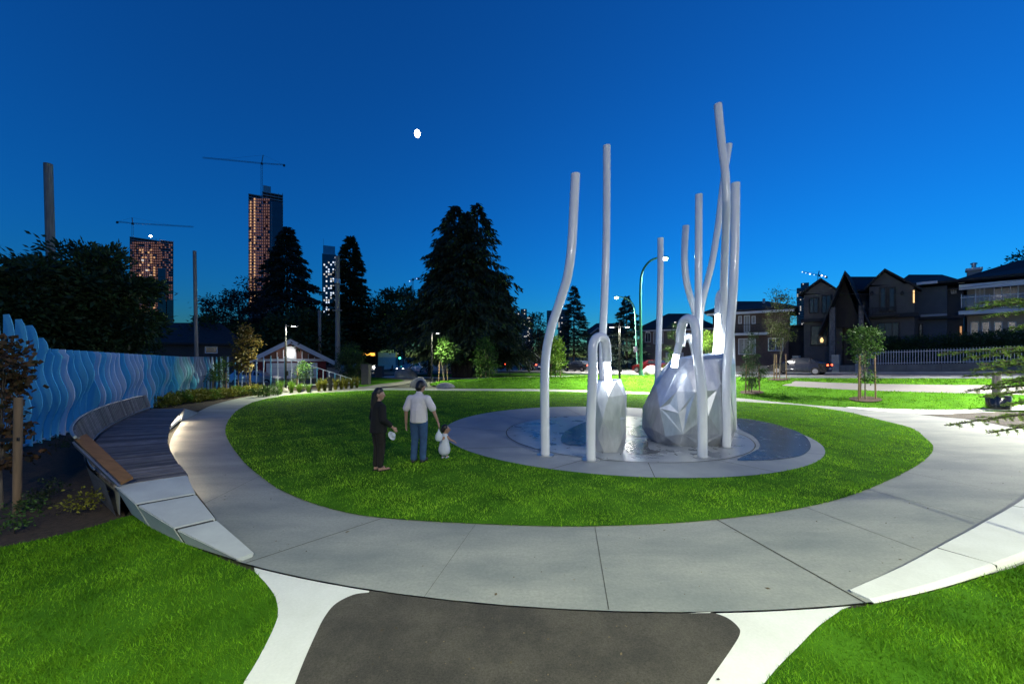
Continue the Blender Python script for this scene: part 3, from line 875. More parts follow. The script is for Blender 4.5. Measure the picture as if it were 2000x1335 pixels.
    for u in (0.30, 0.63):
        e = 0.0085
        bow = lambda q: Vector((-0.30, -0.34, 0)) * (q * (1 - q)) * 0.9
        zt = lambda q: 0.455 * (1 - q) ** 0.9 + 0.035 * q - 0.010
        pts = []
        for q in (u - e, u + e):
            Fq, Bq = f0.lerp(tipF, q) + bow(q), k0.lerp(tipB, q) + bow(q)
            ins_ = (Bq - Fq).normalized() * 0.012
            pts.append((Fq + ins_ * 2.5, Bq - ins_, zt(q), Bq.lerp(Fq, 0.24)))
        (A0, B0, z0, C0), (A1, B1, z1, C1) = pts
        m = MB()
        m.add([(*A0[:2], z0), (*A1[:2], z1), (*B1[:2], z1), (*B0[:2], z0), (*A0[:2], 0), (*A1[:2], 0), (*C1[:2], 0), (*C0[:2], 0)], [(0, 1, 2, 3), (4, 7, 6, 5), (0, 4, 5, 1), (1, 5, 6, 2), (2, 6, 7, 3), (3, 7, 4, 0)])
        m.build('block_joint', M_joint, t)
    # far concrete end
    f1, k1 = at(FR, 1.0), at(BK, 1.0)
    tp = GT(389, 806)
    m = MB()
    m.add([(*f1[:2], .455), (*k1[:2], .455), (tp.x - 1.0, tp.y + 0.3, .05), (tp.x, tp.y, .03), (*(f1 + Vector((-.1, -.05, 0)))[:2], 0), (*k1[:2], 0), (tp.x - 1.0, tp.y + 0.3, 0), (tp.x - .05, tp.y, 0)],
          [(0, 3, 2, 1), (4, 5, 6, 7), (0, 4, 7, 3), (1, 2, 6, 5), (0, 1, 5, 4), (3, 7, 6, 2)])
    m.build('concrete_block', M_bconc, t)
make_bench()

# matching white wedge on the right
def make_wedge():
    inn = spline([(3.30, 3.90, 0), (4.15, 4.27, 0), (5.1, 4.73, 0), (6.5, 5.43, 0), (7.98, 6.2, 0), (11.5, 8.2, 0), (15, 10.2, 0)], 14)
    out = spline([(3.38, 3.72, 0), (4.3, 3.98, 0), (5.35, 4.34, 0), (6.9, 4.93, 0), (8.6, 5.65, 0), (12, 7.4, 0), (15.6, 9.4, 0)], 14)
    t = thing('concrete_kerb_bench', 'bright white concrete wedge rising to the right along the ring path', 'kerb', (6, 5, 0))
    def seg(u0, u1):
        m = MB(); rows = []
        for u in np.linspace(u0, u1, 12):
            p, q = at(inn, u), at(out, u)
            n = (q - p).normalized(); z = 0.022 + 0.13 * u
            e = 0.04
            rows.append([(*(p + n * 0.03)[:2], 0.0), (*p[:2], z), (*(q - n * e)[:2], z), (*(q - n * e * .3)[:2], z - e * .25), (*q[:2], max(0.004, z - e)), (*q[:2], 0.0)])
        k = len(rows[0])
        for A, B in zip(rows, rows[1:]): m.add(A + B, [(i, i + 1, k + i + 1, k + i) for i in range(k - 1)])
        m.add(rows[0], [tuple(range(k))]); m.add(rows[-1], [tuple(range(k - 1, -1, -1))])
        m.build('concrete_block', M_white, t)
    cuts = [0.0, 0.318, 0.62, 0.82, 1.0]
    for a, b in zip(cuts, cuts[1:]): seg(a + 0.0015, b - 0.0015)
    for c in cuts[1:-1]:
        p, q = at(inn, c), at(out, c)
        MB().bar(Vector((p.x, p.y, 0.012 + 0.12 * c)), Vector((q.x, q.y, 0.0 + 0.12 * c)), 0.02, 0.03).build('block_joint', M_joint, t)
make_wedge()

# ---------------------------------------------------------------- fin fence
FINC = [pmat('fin_blue', (0.20, 0.70, 0.88), 0.42, var=0.08, scale=0.8), pmat('fin_grey', (0.74, 0.82, 0.90), 0.45, var=0.08, scale=0.8), pmat('fin_deep', (0.14, 0.60, 0.82), 0.42, var=0.08, scale=0.8),
        pmat('fin_teal', (0.55, 0.92, 0.88), 0.42, var=0.08, scale=0.8), pmat('fin_white', (0.82, 0.86, 0.88), 0.45, var=0.05), pmat('fin_cyan', (0.22, 0.62, 0.78), 0.42, var=0.05)]
def make_fence():
    line = spline([(-10.9, 6.6, 0), (-11.9, 9.3, 0), (-13.3, 12.0, 0), (-14.9, 15.2, 0), (-16.6, 18.9, 0), (-18.2, 22.6, 0), (-18.9, 25.2, 0), (-18.4, 27.6, 0), (-16.9, 30.2, 0), (-15.2, 32.6, 0), (-13.4, 35.0, 0)], 30)
    cum = [0]
    for a, b in zip(line, line[1:]): cum.append(cum[-1] + (b - a).length)
    L = cum[-1]
    def pt(s):
        i = max(0, min(len(line) - 2, int(np.searchsorted(cum, s) - 1)))
        f = (s - cum[i]) / max(1e-6, cum[i + 1] - cum[i])
        return line[i].lerp(line[i + 1], f), (line[i + 1] - line[i]).normalized()
    t = thing('fin_fence', 'long wavy blue and white fin fence curving behind the bench towards the garage', 'fence', (-14, 15, 0))
    s, k = 0.15, 0
    while s < L - 0.05:
        p, tg = pt(s)
        nrm = Vector((tg.y, -tg.x, 0))
        if nrm.dot(Vector((1.5, 15.9, 0)) - p) < 0: nrm = -nrm
        u = s / L
        h = 2.62 - 0.30 * min(1, s / 16)
        if s < 4.3: h = (3.75, 3.7, 3.66, 3.6, 3.5, 3.42, 3.36, 3.3, 3.22, 3.1, 2.8)[min(10, int(s / 0.4))]
        if u > 0.80: h = 2.32 - 2.15 * (u - 0.80) / 0.20
        thin = u > 0.66
        NZ = 26
        # every fin is a board whose front edge swells into one or two bellies that wander up and down along the fence
        prof = []
        c1 = 0.34 + 0.34 * ((s * 0.29 + 0.15 * math.sin(s * 0.4)) % 1.0) + 0.06 * math.sin(s * 2.1)
        c2 = c1 + 0.52 + 0.06 * math.sin(s * 0.9)
        c0 = c1 - 0.50
        for i in range(NZ + 1):
            z = 0.06 + (h - 0.06) * i / NZ
            v = z / 2.45
            bl = 0.42 * math.exp(-abs((v - c1) / 0.20) ** 2.2) + 0.16 * math.exp(-((v - c2) / 0.12) ** 2) * (1 if v < 0.98 else 0)
            dpt = (0.24 + bl) if not thin else 0.10 + 0.06 * bl
            if s < 4.3 and v > 1.0: dpt = 0.45 * math.sqrt(max(0.0, 1 - ((z - 2.5) / (h - 2.45)) ** 2)) + 0.05
            prof.append((z, dpt))
        ang = 0.78 if not thin else 0.1
        dirv = (nrm * math.cos(ang) - tg * math.sin(ang)).normalized()
        th = Vector((-dirv.y, dirv.x, 0)) * 0.007
        front = [p + dirv * d + Vector((0, 0, z)) for z, d in prof]
        backp = [p - dirv * 0.05 + Vector((0, 0, z)) for z, d in prof]
        m = MB()
        vs_ = [q - th for q in front] + [q - th for q in backp] + [q + th for q in front] + [q + th for q in backp]
        n = NZ + 1
        fs = []
        for i in range(NZ):
            fs += [(i, n + i, n + i + 1, i + 1), (2 * n + i, 2 * n + i + 1, 3 * n + i + 1, 3 * n + i), (i, i + 1, 2 * n + i + 1, 2 * n + i), (n + i, 3 * n + i, 3 * n + i + 1, n + i + 1)]
        fs += [(0, 2 * n, 3 * n, n), (n - 1, 2 * n - 1, 4 * n - 1, 3 * n - 1)]
        m.add(vs_, fs)
        if thin: mat = FINC[(4, 5, 4, 4, 5)[k % 5]]
        else:
            w = math.sin(s * 0.75 + 0.5) + 0.55 * math.sin(s * 2.3)
            mat = FINC[1] if (w > 0.25) != (k % 5 == 3) else (FINC[2] if k % 3 == 2 else FINC[0])
            if s < 4.4: mat = FINC[0] if k % 3 else FINC[2]
            if 0.47 < u < 0.545: mat = FINC[3] if k % 3 else FINC[1]
        m.build('fin', mat, t)
        k += 1
        s += 0.40 if not thin else 0.50
    # bottom rail and the sloping end rail
    m = MB(); m.tube([pt(L * i / 60)[0] + Vector((0, 0, 0.09)) for i in range(61)], 0.035, 6); m.build('bottom_rail', FINC[4], t)
    m = MB()
    m.tube([pt(L * (0.80 + 0.20 * i / 12))[0] + Vector((0, 0, 2.32 - 2.15 * i / 12)) for i in range(13)], 0.03, 6); m.build('end_rail', FINC[4], t)
    # dark backing mesh behind the solid part
    return t
make_fence()
# ---------------------------------------------------------------- buildings
M_glassd = pmat('dark_glass', (0.02, 0.025, 0.03), 0.22, var=0.2, scale=0.4, spec=0.8)
M_curt = pmat('curtained_glass', (0.30, 0.29, 0.27), 0.35, var=0.15, scale=3, stretch=(8, 8, 1))
M_trimw = pmat('white_trim', (0.66, 0.66, 0.66), 0.6, var=0.05)
M_roofd = pmat('dark_shingle', (0.035, 0.036, 0.04), 0.9, c2=(0.022, 0.022, 0.025), scale=3, bump=0.4, bscale=14)
LIT = glow('lit_window', (1.0, 0.62, 0.26), 1.5)
LITC = glow('lit_window_cool', (0.75, 0.85, 1.0), 1.3)

FRM = {}
def frame(pxc, d, ang):
    """local frame for a building whose front is turned by ang (radians) away from facing straight down the view axis"""
    r = (pxc - CX) / F
    FRM.update(p0=Vector((r * d, d)), N=Vector((math.sin(ang), math.cos(ang))), T=Vector((math.cos(ang), -math.sin(ang))), d=d, on=True, ang=ang)
def LP(px, py, d):
    """like P, but in the frame of the building: (along the front, depth, height)"""
    if not FRM.get('on'): return P(px, py, d)
    r = Vector(((px - CX) / F, 1.0))
    t = (FRM['N'].dot(FRM['p0']) + d - FRM['d']) / FRM['N'].dot(r)
    q = r * t
    return Vector((FRM['T'].dot(q - FRM['p0']), d, H - (py - HY) / F * t))
def building(name, label, cat, pxc, d, ang=None, group=None):
    if ang is None: ang = math.atan((pxc - CX) / F)
    frame(pxc, d, ang)
    o = thing(name, label, cat, (0, 0, 0), group)
    l = FRM['p0'] - FRM['N'] * d
    o.location = (l.x, l.y, 0); o.rotation_euler = (0, 0, -ang)
    return o
def pbox(m, x0, x1, y0, y1, d, dep, mi=0):
    a, b = LP(x0, y0, d), LP(x1, y1, d)
    xm = (x0 + x1) / 2
    z0, z1 = LP(xm, y0, d).z, LP(xm, y1, d).z
    return m.box(((a.x + b.x) / 2, d + dep / 2, (z0 + z1) / 2), (abs(b.x - a.x), dep, abs(z0 - z1)), mi=mi)
def down(px, py, d):
    """pixel row of the ground at depth d in that column"""
    x = (px - CX) / F * d
    return HY + (H - float(gz(x, d))) * F / d + 3
def gable(m, x0, x1, ye, xa, ya, d, dep, mi=0):
    a, b, c = LP(x0, ye, d), LP(x1, ye, d), LP(xa, ya, d)
    return m.slab([a, b, c], (0, dep, 0), mi)
def roof2(m, x0, x1, ye, xa, ya, d, dep, th=0.22, ov=0.4):
    """two sloping roof slabs over a gable that faces the viewer"""
    a, b, c = LP(x0, ye, d - ov), LP(x1, ye, d - ov), LP(xa, ya, d - ov)
    for p, q in ((a, c), (c, b)):
        m.slab([p, q, q + Vector((0, 0, th)), p + Vector((0, 0, th))], (0, dep + 2 * ov, 0))
    return m
def hip(m, x0, x1, ye, xr0, xr1, yr, d, dep, ov=0.5, th=0.2):
    """hipped roof: eaves rectangle and a ridge"""
    a, b = LP(x0, ye, d), LP(x1, ye, d)
    a0 = Vector((a.x - ov, d - ov, a.z)); b0 = Vector((b.x + ov, d - ov, a.z)); a1 = Vector((a.x - ov, d + dep + ov, a.z)); b1 = Vector((b.x + ov, d + dep + ov, a.z))
    r0, r1 = LP(xr0, yr, d + dep / 2), LP(xr1, yr, d + dep / 2)
    dn = Vector((0, 0, -th))
    m.add([a0, b0, b1, a1, r0, r1, a0 + dn, b0 + dn, b1 + dn, a1 + dn],
          [(0, 1, 5, 4), (1, 2, 5), (2, 3, 4, 5), (3, 0, 4), (0, 6, 7, 1), (1, 7, 8, 2), (2, 8, 9, 3), (3, 9, 6, 0), (6, 9, 8, 7)])
    return m
def window(par, x0, x1, y0, y1, d, frame, pane=None, mull=1, fw=0.09):
    a, b = LP(x0, y0, d), LP(x1, y1, d)
    xl, xr, zt, zb = a.x, b.x, a.z, b.z
    m = MB()
    for (u0, u1, v0, v1) in ((xl, xr, zt, zt - fw), (xl, xr, zb + fw, zb), (xl, xl + fw, zt - fw, zb + fw), (xr - fw, xr, zt - fw, zb + fw)):
        m.box(((u0 + u1) / 2, d - 0.03, (v0 + v1) / 2), (abs(u1 - u0), 0.14, abs(v0 - v1)))
    for k in range(1, mull):
        xx = xl + (xr - xl) * k / mull
        m.box((xx, d - 0.02, (zt + zb) / 2), (fw * 0.7, 0.10, zt - zb - 2 * fw))
    f = m.build('window', frame, par)
    MB().box(((xl + xr) / 2, d - 0.0, (zt + zb) / 2), (xr - xl - 0.02, 0.05, zt - zb - 0.02)).build('pane', pane or M_glassd, f)
    return f
def part(name, mat, par, *boxes):
    m = MB()
    for b in boxes: pbox(m, *b)
    return m.build(name, mat, par)

# dark steep-roofed house
def dark_house():
    d = 40.0
    t = building('dark_house', 'large dark house with a steep A-frame porch roof across the road', 'house', 1720, d, math.radians(46))
    st = pmat('dark_stucco', (0.105, 0.095, 0.09), 0.9, var=0.1, bump=0.2, bscale=10)
    st2 = pmat('slate_stucco', (0.075, 0.085, 0.10), 0.9, var=0.1, bump=0.2, bscale=10)
    wd = pmat('dark_wood', (0.03, 0.022, 0.018), 0.7, var=0.2)
    stone = pmat('porch_stone', (0.22, 0.20, 0.19), 0.9, c2=(0.10, 0.09, 0.085), scale=5, bump=0.8, bscale=6)
    m = MB()
    pbox(m, 1570, 1645, 573, 735, d, 9); gable(m, 1570, 1645, 573.2, 1603, 550, d, 9)
    pbox(m, 1646, 1697, 590, 735, d + 1.2, 7.8)
    pbox(m, 1698, 1786, 556, 735, d - 0.4, 9.4); gable(m, 1698, 1770, 556.2, 1728, 532, d - 0.4, 9)
    pbox(m, 1640, 1712, 566, 604, d + 3.0, 5)
    m.build('wall', st, t)
    m = MB(); pbox(m, 1786.3, 1850, 560, 735, d + 1.2, 7); pbox(m, 1850.3, 1882, 566, 735, d + 3.0, 6)
    m.build('side_wall', st2, t)
    m = MB()
    roof2(m, 1560, 1650, 577, 1603, 546, d, 9); roof2(m, 1688, 1800, 566, 1728, 528, d - 0.4, 9)
    hip(m, 1760, 1856, 557, 1775, 1840, 536, d + 1.0, 8); hip(m, 1850, 1884, 563, 1858, 1876, 545, d + 3.0, 6)
    hip(m, 1640, 1720, 570, 1650, 1712, 540, d + 2.5, 6)
    m.build('roof', M_roofd, t)
    af = MB()
    roof2(af, 1598, 1708, 655, 1650, 534, d - 1.8, 5.2, th=0.34, ov=0.2)
    af.build('porch_roof', M_roofd, t)
    MB().slab([LP(1617, 640, d - 0.2), LP(1684, 640, d - 0.2), LP(1650, 548, d - 0.2)], (0, 0.3, 0)).build('porch_gable', wd, t)
    part('stone_pillar', stone, t, (1619.5, 1631, 600, 735, d - 1.6, 0.7)); part('stone_pillar', stone, t, (1677, 1687, 596, 735, d - 1.6, 0.7))
    [part('belt_roof', M_roofd, t, q) for q in ((1564, 1616, 622, 628, d - 0.5, 0.5), (1692, 1794, 612, 620, d - 1.0, 0.6), (1795, 1884, 616, 622, d + 0.6, 0.6))]
    part('fascia', M_trimw, t, (1790, 1831, 549.5, 554.5, d + 0.2, 0.12)); part('fascia', M_trimw, t, (1862, 1884, 548.5, 553, d + 2.4, 0.12)); part('fascia', pmat('grey_trim', (0.25, 0.27, 0.3), 0.7), t, (1798, 1850, 613, 617.5, d + 0.5, 0.1))
    fr = wd
    window(t, 1580, 1599, 582, 611, d, fr, mull=2); window(t, 1604, 1624, 577, 611, d, fr, mull=2)
    for a, b in ((1717, 1732), (1734, 1750)): window(t, a, b, 561, 608, d - 0.4, fr, mull=1, fw=0.14)
    window(t, 1583, 1616, 636, 674, d, fr, mull=2); window(t, 1714, 1757, 630, 664, d - 0.4, fr, mull=3)
    window(t, 1782, 1787.5, 566, 592, d - 0.5, fr, LIT, fw=0.04)
    window(t, 1857, 1868, 561, 573, d + 3.0, M_trimw, mull=2, fw=0.05); window(t, 1794, 1803, 632, 660, d + 1.2, fr)
    window(t, 1873, 1880, 636, 656, d + 2.9, fr, glow('lit_window_dim', (1.0, 0.5, 0.2), 0.55), fw=0.05)
    MB().lathe(LP(1605, 664, d - 0.25), [(0.10, -0.25), (0.16, 0.0), (0.06, 0.28)], 8).build('wall_lantern', LIT, t)
    part('porch_light', glow('porch_glow', (1.0, 0.5, 0.18), 0.7), t, (1661, 1677, 624.5, 634, d + 1.05, 0.1))
    part('door', wd, t, (1655, 1673, 640, 700, d + 1.0, 0.2))
    m = MB()
    for k in range(9): pbox(m, 1697 + k * 6.6, 1698 + k * 6.6, 600, 615, d - 1.3, 0.05)
    pbox(m, 1696, 1752, 599, 601, d - 1.34, 0.09); pbox(m, 1696, 1756, 614, 617.5, d - 1.4, 1.0)
    m.build('balcony', wd, t)
    for x in (1703, 1762): MB().lathe(LP(x, 572, d - 0.55), [(0.07, -0.2), (0.12, 0), (0.05, 0.2)], 8).build('wall_lantern', wd, t)
dark_house()

def beige_house():
    d = 36.0
    t = building('beige_house', 'beige house with glass-railed balcony at the right edge', 'house', 1960, d, math.radians(47))
    st = pmat('beige_stucco', (0.36, 0.32, 0.28), 0.9, var=0.08, bump=0.1, bscale=10)
    part('wall', st, t, (1889, 2100, 551, 740, d, 9))
    hip(MB(), 1876, 2140, 545, 1990, 2080, 508, d - 1.2, 11.5, ov=0.2).build('roof', M_roofd, t)
    part('eave', M_trimw, t, (1873, 2120, 545.3, 556, d - 1.4, 0.25))
    c = part('chimney', st, t, (1889, 1917, 527, 552, d + 1.5, 1.2)); part('chimney_cap', M_trimw, t, (1886, 1920, 522.5, 527, d + 1.4, 1.4))
    MB().lathe(LP(1902, 522, d + 2.0), [(0.16, 0), (0.16, 0.28), (0.24, 0.3), (0.24, 0.4), (0.12, 0.45)], 10).build('flue', M_galv, t)
    part('balcony_floor', M_trimw, t, (1872, 2100, 601, 609, d - 1.7, 1.7))
    for x in np.arange(1877, 2080, 27.5): part('rail_post', M_trimw, t, (x, x + 1.6, 574, 601, d - 1.66, 0.06))
    part('top_rail', M_trimw, t, (1876, 2100, 572.6, 574, d - 1.68, 0.09))
    gl = pmat('rail_glass', (0.3, 0.34, 0.38), 0.1, alpha=0.35, var=0)
    for x in np.arange(1879.5, 2070, 27.5): part('rail_glass', gl, t, (x, x + 24, 576, 599, d - 1.64, 0.03))
    window(t, 1904, 1924, 558, 600, d - .02, M_trimw, M_curt, mull=2); window(t, 1940, 1990, 558, 600, d - .02, M_trimw, M_glassd, mull=3)
    for x in (1895, 1917, 1941, 1968): window(t, x, x + 17, 628, 656, d, M_trimw, mull=1, fw=0.06)
beige_house()

def brown_house():
    d = 48.0
    t = building('brown_house', 'brown house with white window frames and balcony behind the tall pipes', 'house', 1460, d, math.radians(36))
    br = pmat('brown_brick', (0.13, 0.085, 0.07), 0.9, var=0.15, scale=6, bump=0.3, bscale=20)
    part('wall', br, t, (1392, 1540, 610, 735, d, 9))
    hip(MB(), 1388, 1545, 609, 1432, 1500, 588, d, 9, ov=0.7).build('roof', M_roofd, t)
    part('eave', M_trimw, t, (1380, 1552, 607.5, 612, d - 0.75, 0.15)); part('belt', M_trimw, t, (1392, 1500, 650, 654.5, d - 0.9, 0.9))
    window(t, 1442, 1449, 617, 632, d, M_trimw, M_curt); window(t, 1453, 1465, 616, 649, d, M_trimw, M_curt, mull=2); window(t, 1468, 1476, 617, 632, d, M_trimw, M_curt)
    window(t, 1402, 1412, 617, 634, d, M_trimw, mull=2); window(t, 1442, 1476, 661, 692, d, M_trimw, M_curt, mull=3); window(t, 1500, 1530, 660, 685, d, M_trimw, mull=2)
    m = MB()
    for k in range(18): pbox(m, 1434 + k * 2.9, 1434.6 + k * 2.9, 634, 650, d - 0.85, 0.04)
    pbox(m, 1433, 1485, 633, 634, d - 0.86, 0.06)
    m.build('railing', M_black, t)
    part('side_wing', pmat('dark_siding', (0.05, 0.05, 0.055), 0.9), t, (1540.3, 1578, 638, 735, d + 2, 6)); part('wing_roof', M_roofd, t, (1538, 1580, 634, 637.7, d + 1.6, 7))
    MB().tube([LP(1492, 596, d + 3), LP(1492, 583, d + 3)], 0.15, 8).build('flue', M_galv, t)
brown_house()

def small_houses():
    d = 60.0
    t = building('tan_house', 'tan house with an arched window under a wide dark roof', 'house', 1320, d, math.radians(28))
    st = pmat('tan_stucco', (0.20, 0.155, 0.13), 0.9, var=0.1)
    part('wall', st, t, (1250, 1395, 643, 735, d, 10))
    hip(MB(), 1247, 1396, 643, 1305, 1345, 612, d, 10).build('roof', M_roofd, t)
    part('eave', M_trimw, t, (1244, 1399, 642.5, 645, d - 0.6, 0.1))
    window(t, 1260, 1271, 650, 668, d, M_trimw, LIT if False else M_glassd, mull=2); window(t, 1276, 1296, 648, 671, d, M_trimw, M_curt, mull=2); window(t, 1340, 1360, 650, 668, d, M_trimw, mull=2)
    MB().lathe(LP(1265.5, 650, d - 0.05), [(0.4, -0.02), (0.3, 0.25), (0.05, 0.4)], 10).build('window_arch', M_trimw, t)
    part('garage_door', M_trimw, t, (1300, 1335, 688, 712, d - 0.05, 0.1))
    d = 70.0
    t = building('blue_grey_house', 'low blue-grey house with a small white-edged gable between the spruces', 'house', 1180, d, math.radians(18))
    bl = pmat('blue_siding', (0.10, 0.13, 0.18), 0.9, var=0.1)
    part('wall', bl, t, (1146, 1215, 652, 733, d, 9))
    hip(MB(), 1142, 1220, 652, 1165, 1212, 631, d, 9).build('roof', M_roofd, t)
    m = MB(); roof2(m, 1152, 1180, 653, 1168, 641, d - 1, 3, th=0.15); m.build('porch_roof', M_trimw, t)
    gable(MB(), 1154, 1178, 653, 1168, 643.5, d - 0.9, 1.5).build('porch_gable', bl, t)
    window(t, 1188, 1197, 655, 672, d, M_trimw); window(t, 1156, 1166, 660, 675, d, M_trimw)
    d = 95.0
    t = building('green_townhouse', 'small dark green townhouse with two white-edged gables beyond the crossing', 'house', 985, d, 0.0)
    gs = pmat('green_siding', (0.06, 0.075, 0.06), 0.9, var=0.1)
    part('wall', gs, t, (957, 1008, 675, 722, d, 10))
    hip(MB(), 955, 1010, 676, 968, 998, 657, d, 10).build('roof', pmat('blue_shingle', (0.025, 0.035, 0.06), 0.9), t)
    for x in (967, 987.5):
        gable(MB(), x - 7, x + 7, 677.5, x, 669, d - 1.5, 2).build('gable', gs, t)
        m = MB(); roof2(m, x - 8, x + 8, 678, x, 667.5, d - 1.5, 1.5, th=0.5, ov=0.1); m.build('gable_trim', M_trimw, t)
    window(t, 966, 976, 679, 690, d, M_trimw, M_curt, mull=2, fw=0.12); window(t, 984, 997, 679, 693, d, M_trimw, M_curt, mull=3, fw=0.12)
    part('porch_rail', M_trimw, t, (966, 1000, 697, 698, d - 1, 0.1)); part('porch_post', M_trimw, t, (991, 993.5, 697, 722, d - 1, 0.2))
small_houses()

# garage behind the fin fence
def garage():
    d = 44.0
    t = building('red_garage', 'red garage with white gable trim and a bright wall lamp behind the fin fence', 'garage', 566, d, math.radians(-29))
    rd = pmat('red_siding', (0.20, 0.028, 0.03), 0.8, var=0.12, scale=4)
    bw = pmat('brown_siding', (0.16, 0.075, 0.055), 0.8, var=0.12, scale=4)
    part('wall', rd, t, (504, 637, 705, 756, d, 7))
    gable(MB(), 496, 640, 704.7, 567, 671, d, 7).build('gable', bw, t)
    m = MB(); roof2(m, 480, 654, 711.5, 567, 668.5, d - 0.3, 7.5, th=0.42, ov=0.5); m.build('roof', M_roofd, t)
    m = MB()
    a, b, c = LP(480, 712, d - 0.95), LP(654, 712, d - 0.95), LP(567, 669, d - 0.95)
    for p, q in ((a, c), (c, b)): m.slab([p + Vector((0, 0, -0.08)), q + Vector((0, 0, -0.08)), q + Vector((0, 0, 0.42)), p + Vector((0, 0, 0.42))], (0, 0.12, 0))
    m.build('bargeboard', M_trimw, t)
    part('tie_beam', M_trimw, t, (498, 638, 700.5, 705.5, d - 0.2, 0.18))
    for x in np.arange(516, 632, 12.2):
        yt = 671.5 + abs(x - 567) * 0.46 + 4
        if yt < 698: part('batten', M_trimw, t, (x, x + 1.8, yt, 700.4, d - 0.12, 0.12))
    dr = part('garage_door', M_trimw, t, (520, 620, 708.5, 752, d - 0.08, 0.08))
    for y in (718, 728, 738): part('door_groove', M_galv, dr, (520, 620, y, y + 0.5, d - 0.1, 0.03))
    part('light_panel', M_trimw, t, (558, 577, 676, 700, d - 0.14, 0.1))
    c = LP(566.5, 690, d - 0.4)
    MB().lathe(c, [(0.05, -0.17), (0.15, -0.08), (0.16, 0.06), (0.06, 0.16)], 12).build('wall_lamp', glow('wall_lamp_glow', (1, 0.97, 0.92), 25), t, True)
    lamp('wall_light', c + Vector((0, -0.6, 0)), 22, t, 0.15, (0.96, 0.96, 1.0), 'POINT')
    s = building('grey_shed', 'pale grey lean-to shed at the right side of the red garage', 'shed', 648, 43, math.radians(-25))
    part('wall', pmat('shed_grey', (0.22, 0.23, 0.24), 0.8), s, (638.5, 664, 717, 756, 43, 3)); part('roof', M_roofd, s, (636, 666, 714, 716.7, 42.7, 3.5))
garage()

# low dark-roofed house left of it
t = building('bungalow', 'low bungalow with a dark roof behind the fence on the left', 'house', 360, 40, math.radians(-38))
part('wall', pmat('dark_siding', (0.05, 0.05, 0.055), 0.9), t, (300, 470, 666, 745, 40, 8))
hip(MB(), 296, 470, 668, 318, 430, 630, 40, 8).build('roof', M_roofd, t)
part('vent_pipe', M_galv, t, (331, 333.5, 655, 668, 41.5, 0.2)); window(t, 400, 425, 676, 690, 40, M_trimw)

# ---------------------------------------------------------------- towers under construction and their cranes
M_tconc = pmat('tower_concrete', (0.42, 0.22, 0.19), 0.9, var=0.2, scale=0.1)
M_tconc2 = pmat('tower_slab', (0.52, 0.42, 0.42), 0.9, var=0.2, scale=0.1)
M_tdark = pmat('tower_core', (0.12, 0.06, 0.055), 0.9, var=0.3, scale=0.2)
M_tglass = pmat('tower_glass', (0.03, 0.06, 0.08), 0.12, c2=(0.02, 0.035, 0.05), scale=0.12, stretch=(1, 1, 3), spec=0.8)
M_wall_l = glow('site_light', (1.0, 0.58, 0.26), 0.75)
M_wall_w = glow('site_light_white', (1.0, 0.93, 0.80), 0.7)
M_wall_d = glow('site_light_dim', (0.9, 0.40, 0.26), 0.16)
M_crane = pmat('crane_steel', (0.30, 0.34, 0.38), 0.6, var=0.1)
def tower(name, label, d, dep, base_y, blocks, floor, cols, lit, glass=None, seed=1, dim=0.35):
    r = np.random.default_rng(seed)
    t = building(name, label, 'tower', (blocks[0][0] + blocks[-1][1]) / 2, d, None, 'far towers')
    m, sl, co = MB(), MB(), MB()
    for (x0, x1, yt, dd) in blocks:
        pbox(m, x0 + 1.5, x1 - 1.5, yt + 1, base_y, dd + 1.0, dep)
        for y in np.arange(yt, base_y, floor): pbox(sl, x0, x1, y, y + floor * 0.24, dd, dep)
        for x in np.linspace(x0 + 0.6, x1 - 1.4, cols): pbox(co, x, x + 0.9, yt, base_y, dd + 0.25, dep - 0.5)
    m.build('core', M_tdark, t)
    struct(sl.build('floor_slabs', M_tconc2, t), 'stuff'); struct(co.build('columns', M_tconc, t), 'stuff')
    if glass:
        g = MB()
        for q in glass: pbox(g, *q[:4], q[4], 0.6)
        g.build('curtain_wall', M_tglass, t)
    for nm, mt, rects in lit:
        g = MB()
        for (x0, x1, y0, y1, dd, stepx, prob) in rects:
            for y in np.arange(y0, y1, floor):
                for x in np.arange(x0, x1, stepx):
                    if r.uniform() < prob: pbox(g, x, x + stepx * 0.62, y + floor * 0.32, y + floor * 0.92, dd - 0.15, 0.4)
        if g.v: struct(g.build(nm, mt, t), 'stuff')
    return t
dA = 260.0
tA = tower('unfinished_tower', 'unfinished red-brown tower block with a bright work light on its roof', dA, 24, 690, [(253, 313, 466, dA), (313.5, 339, 470, dA + 4)], 4.9, 9,
      [('lit_rooms', M_wall_l, [(272, 300, 485, 640, dA, 5.5, 0.33)]), ('lit_rooms', M_wall_d, [(255, 312, 471, 640, dA, 4.0, 0.85), (314, 338, 475, 585, dA + 4, 4.0, 0.5)]), ('lit_rooms', M_wall_w, [(276, 296, 500, 640, dA, 8, 0.2), (306, 310, 545, 630, dA + 3, 2, .4)])],
      [(308, 324, 524, 690, dA - 0.6), (326, 339, 585, 690, dA + 3.2)], 3)
c = LP(294, 461, dA + 2)
MB().lathe(c, [(0.25, -0.6), (0.75, 0), (0.25, 0.6)], 10).build('work_light', glow('work_light', (1, 0.95, 0.85), 40), tA)
dB = 300.0
tB = tower('unfinished_tower', 'tallest unfinished tower with two columns of lit windows', dB, 24, 690, [(485, 512, 380, dB), (512.5, 553, 377, dB + 2)], 5.7, 6,
      [('lit_rooms', M_wall_l, [(488.5, 492, 391, 600, dB, 4, 0.9), (496, 500, 385, 600, dB, 4, 0.88)]), ('lit_rooms', M_wall_d, [(486, 524, 386, 600, dB, 4.2, 0.85)])],
      [(524.5, 551, 393, 690, dB + 1.3)], 5)
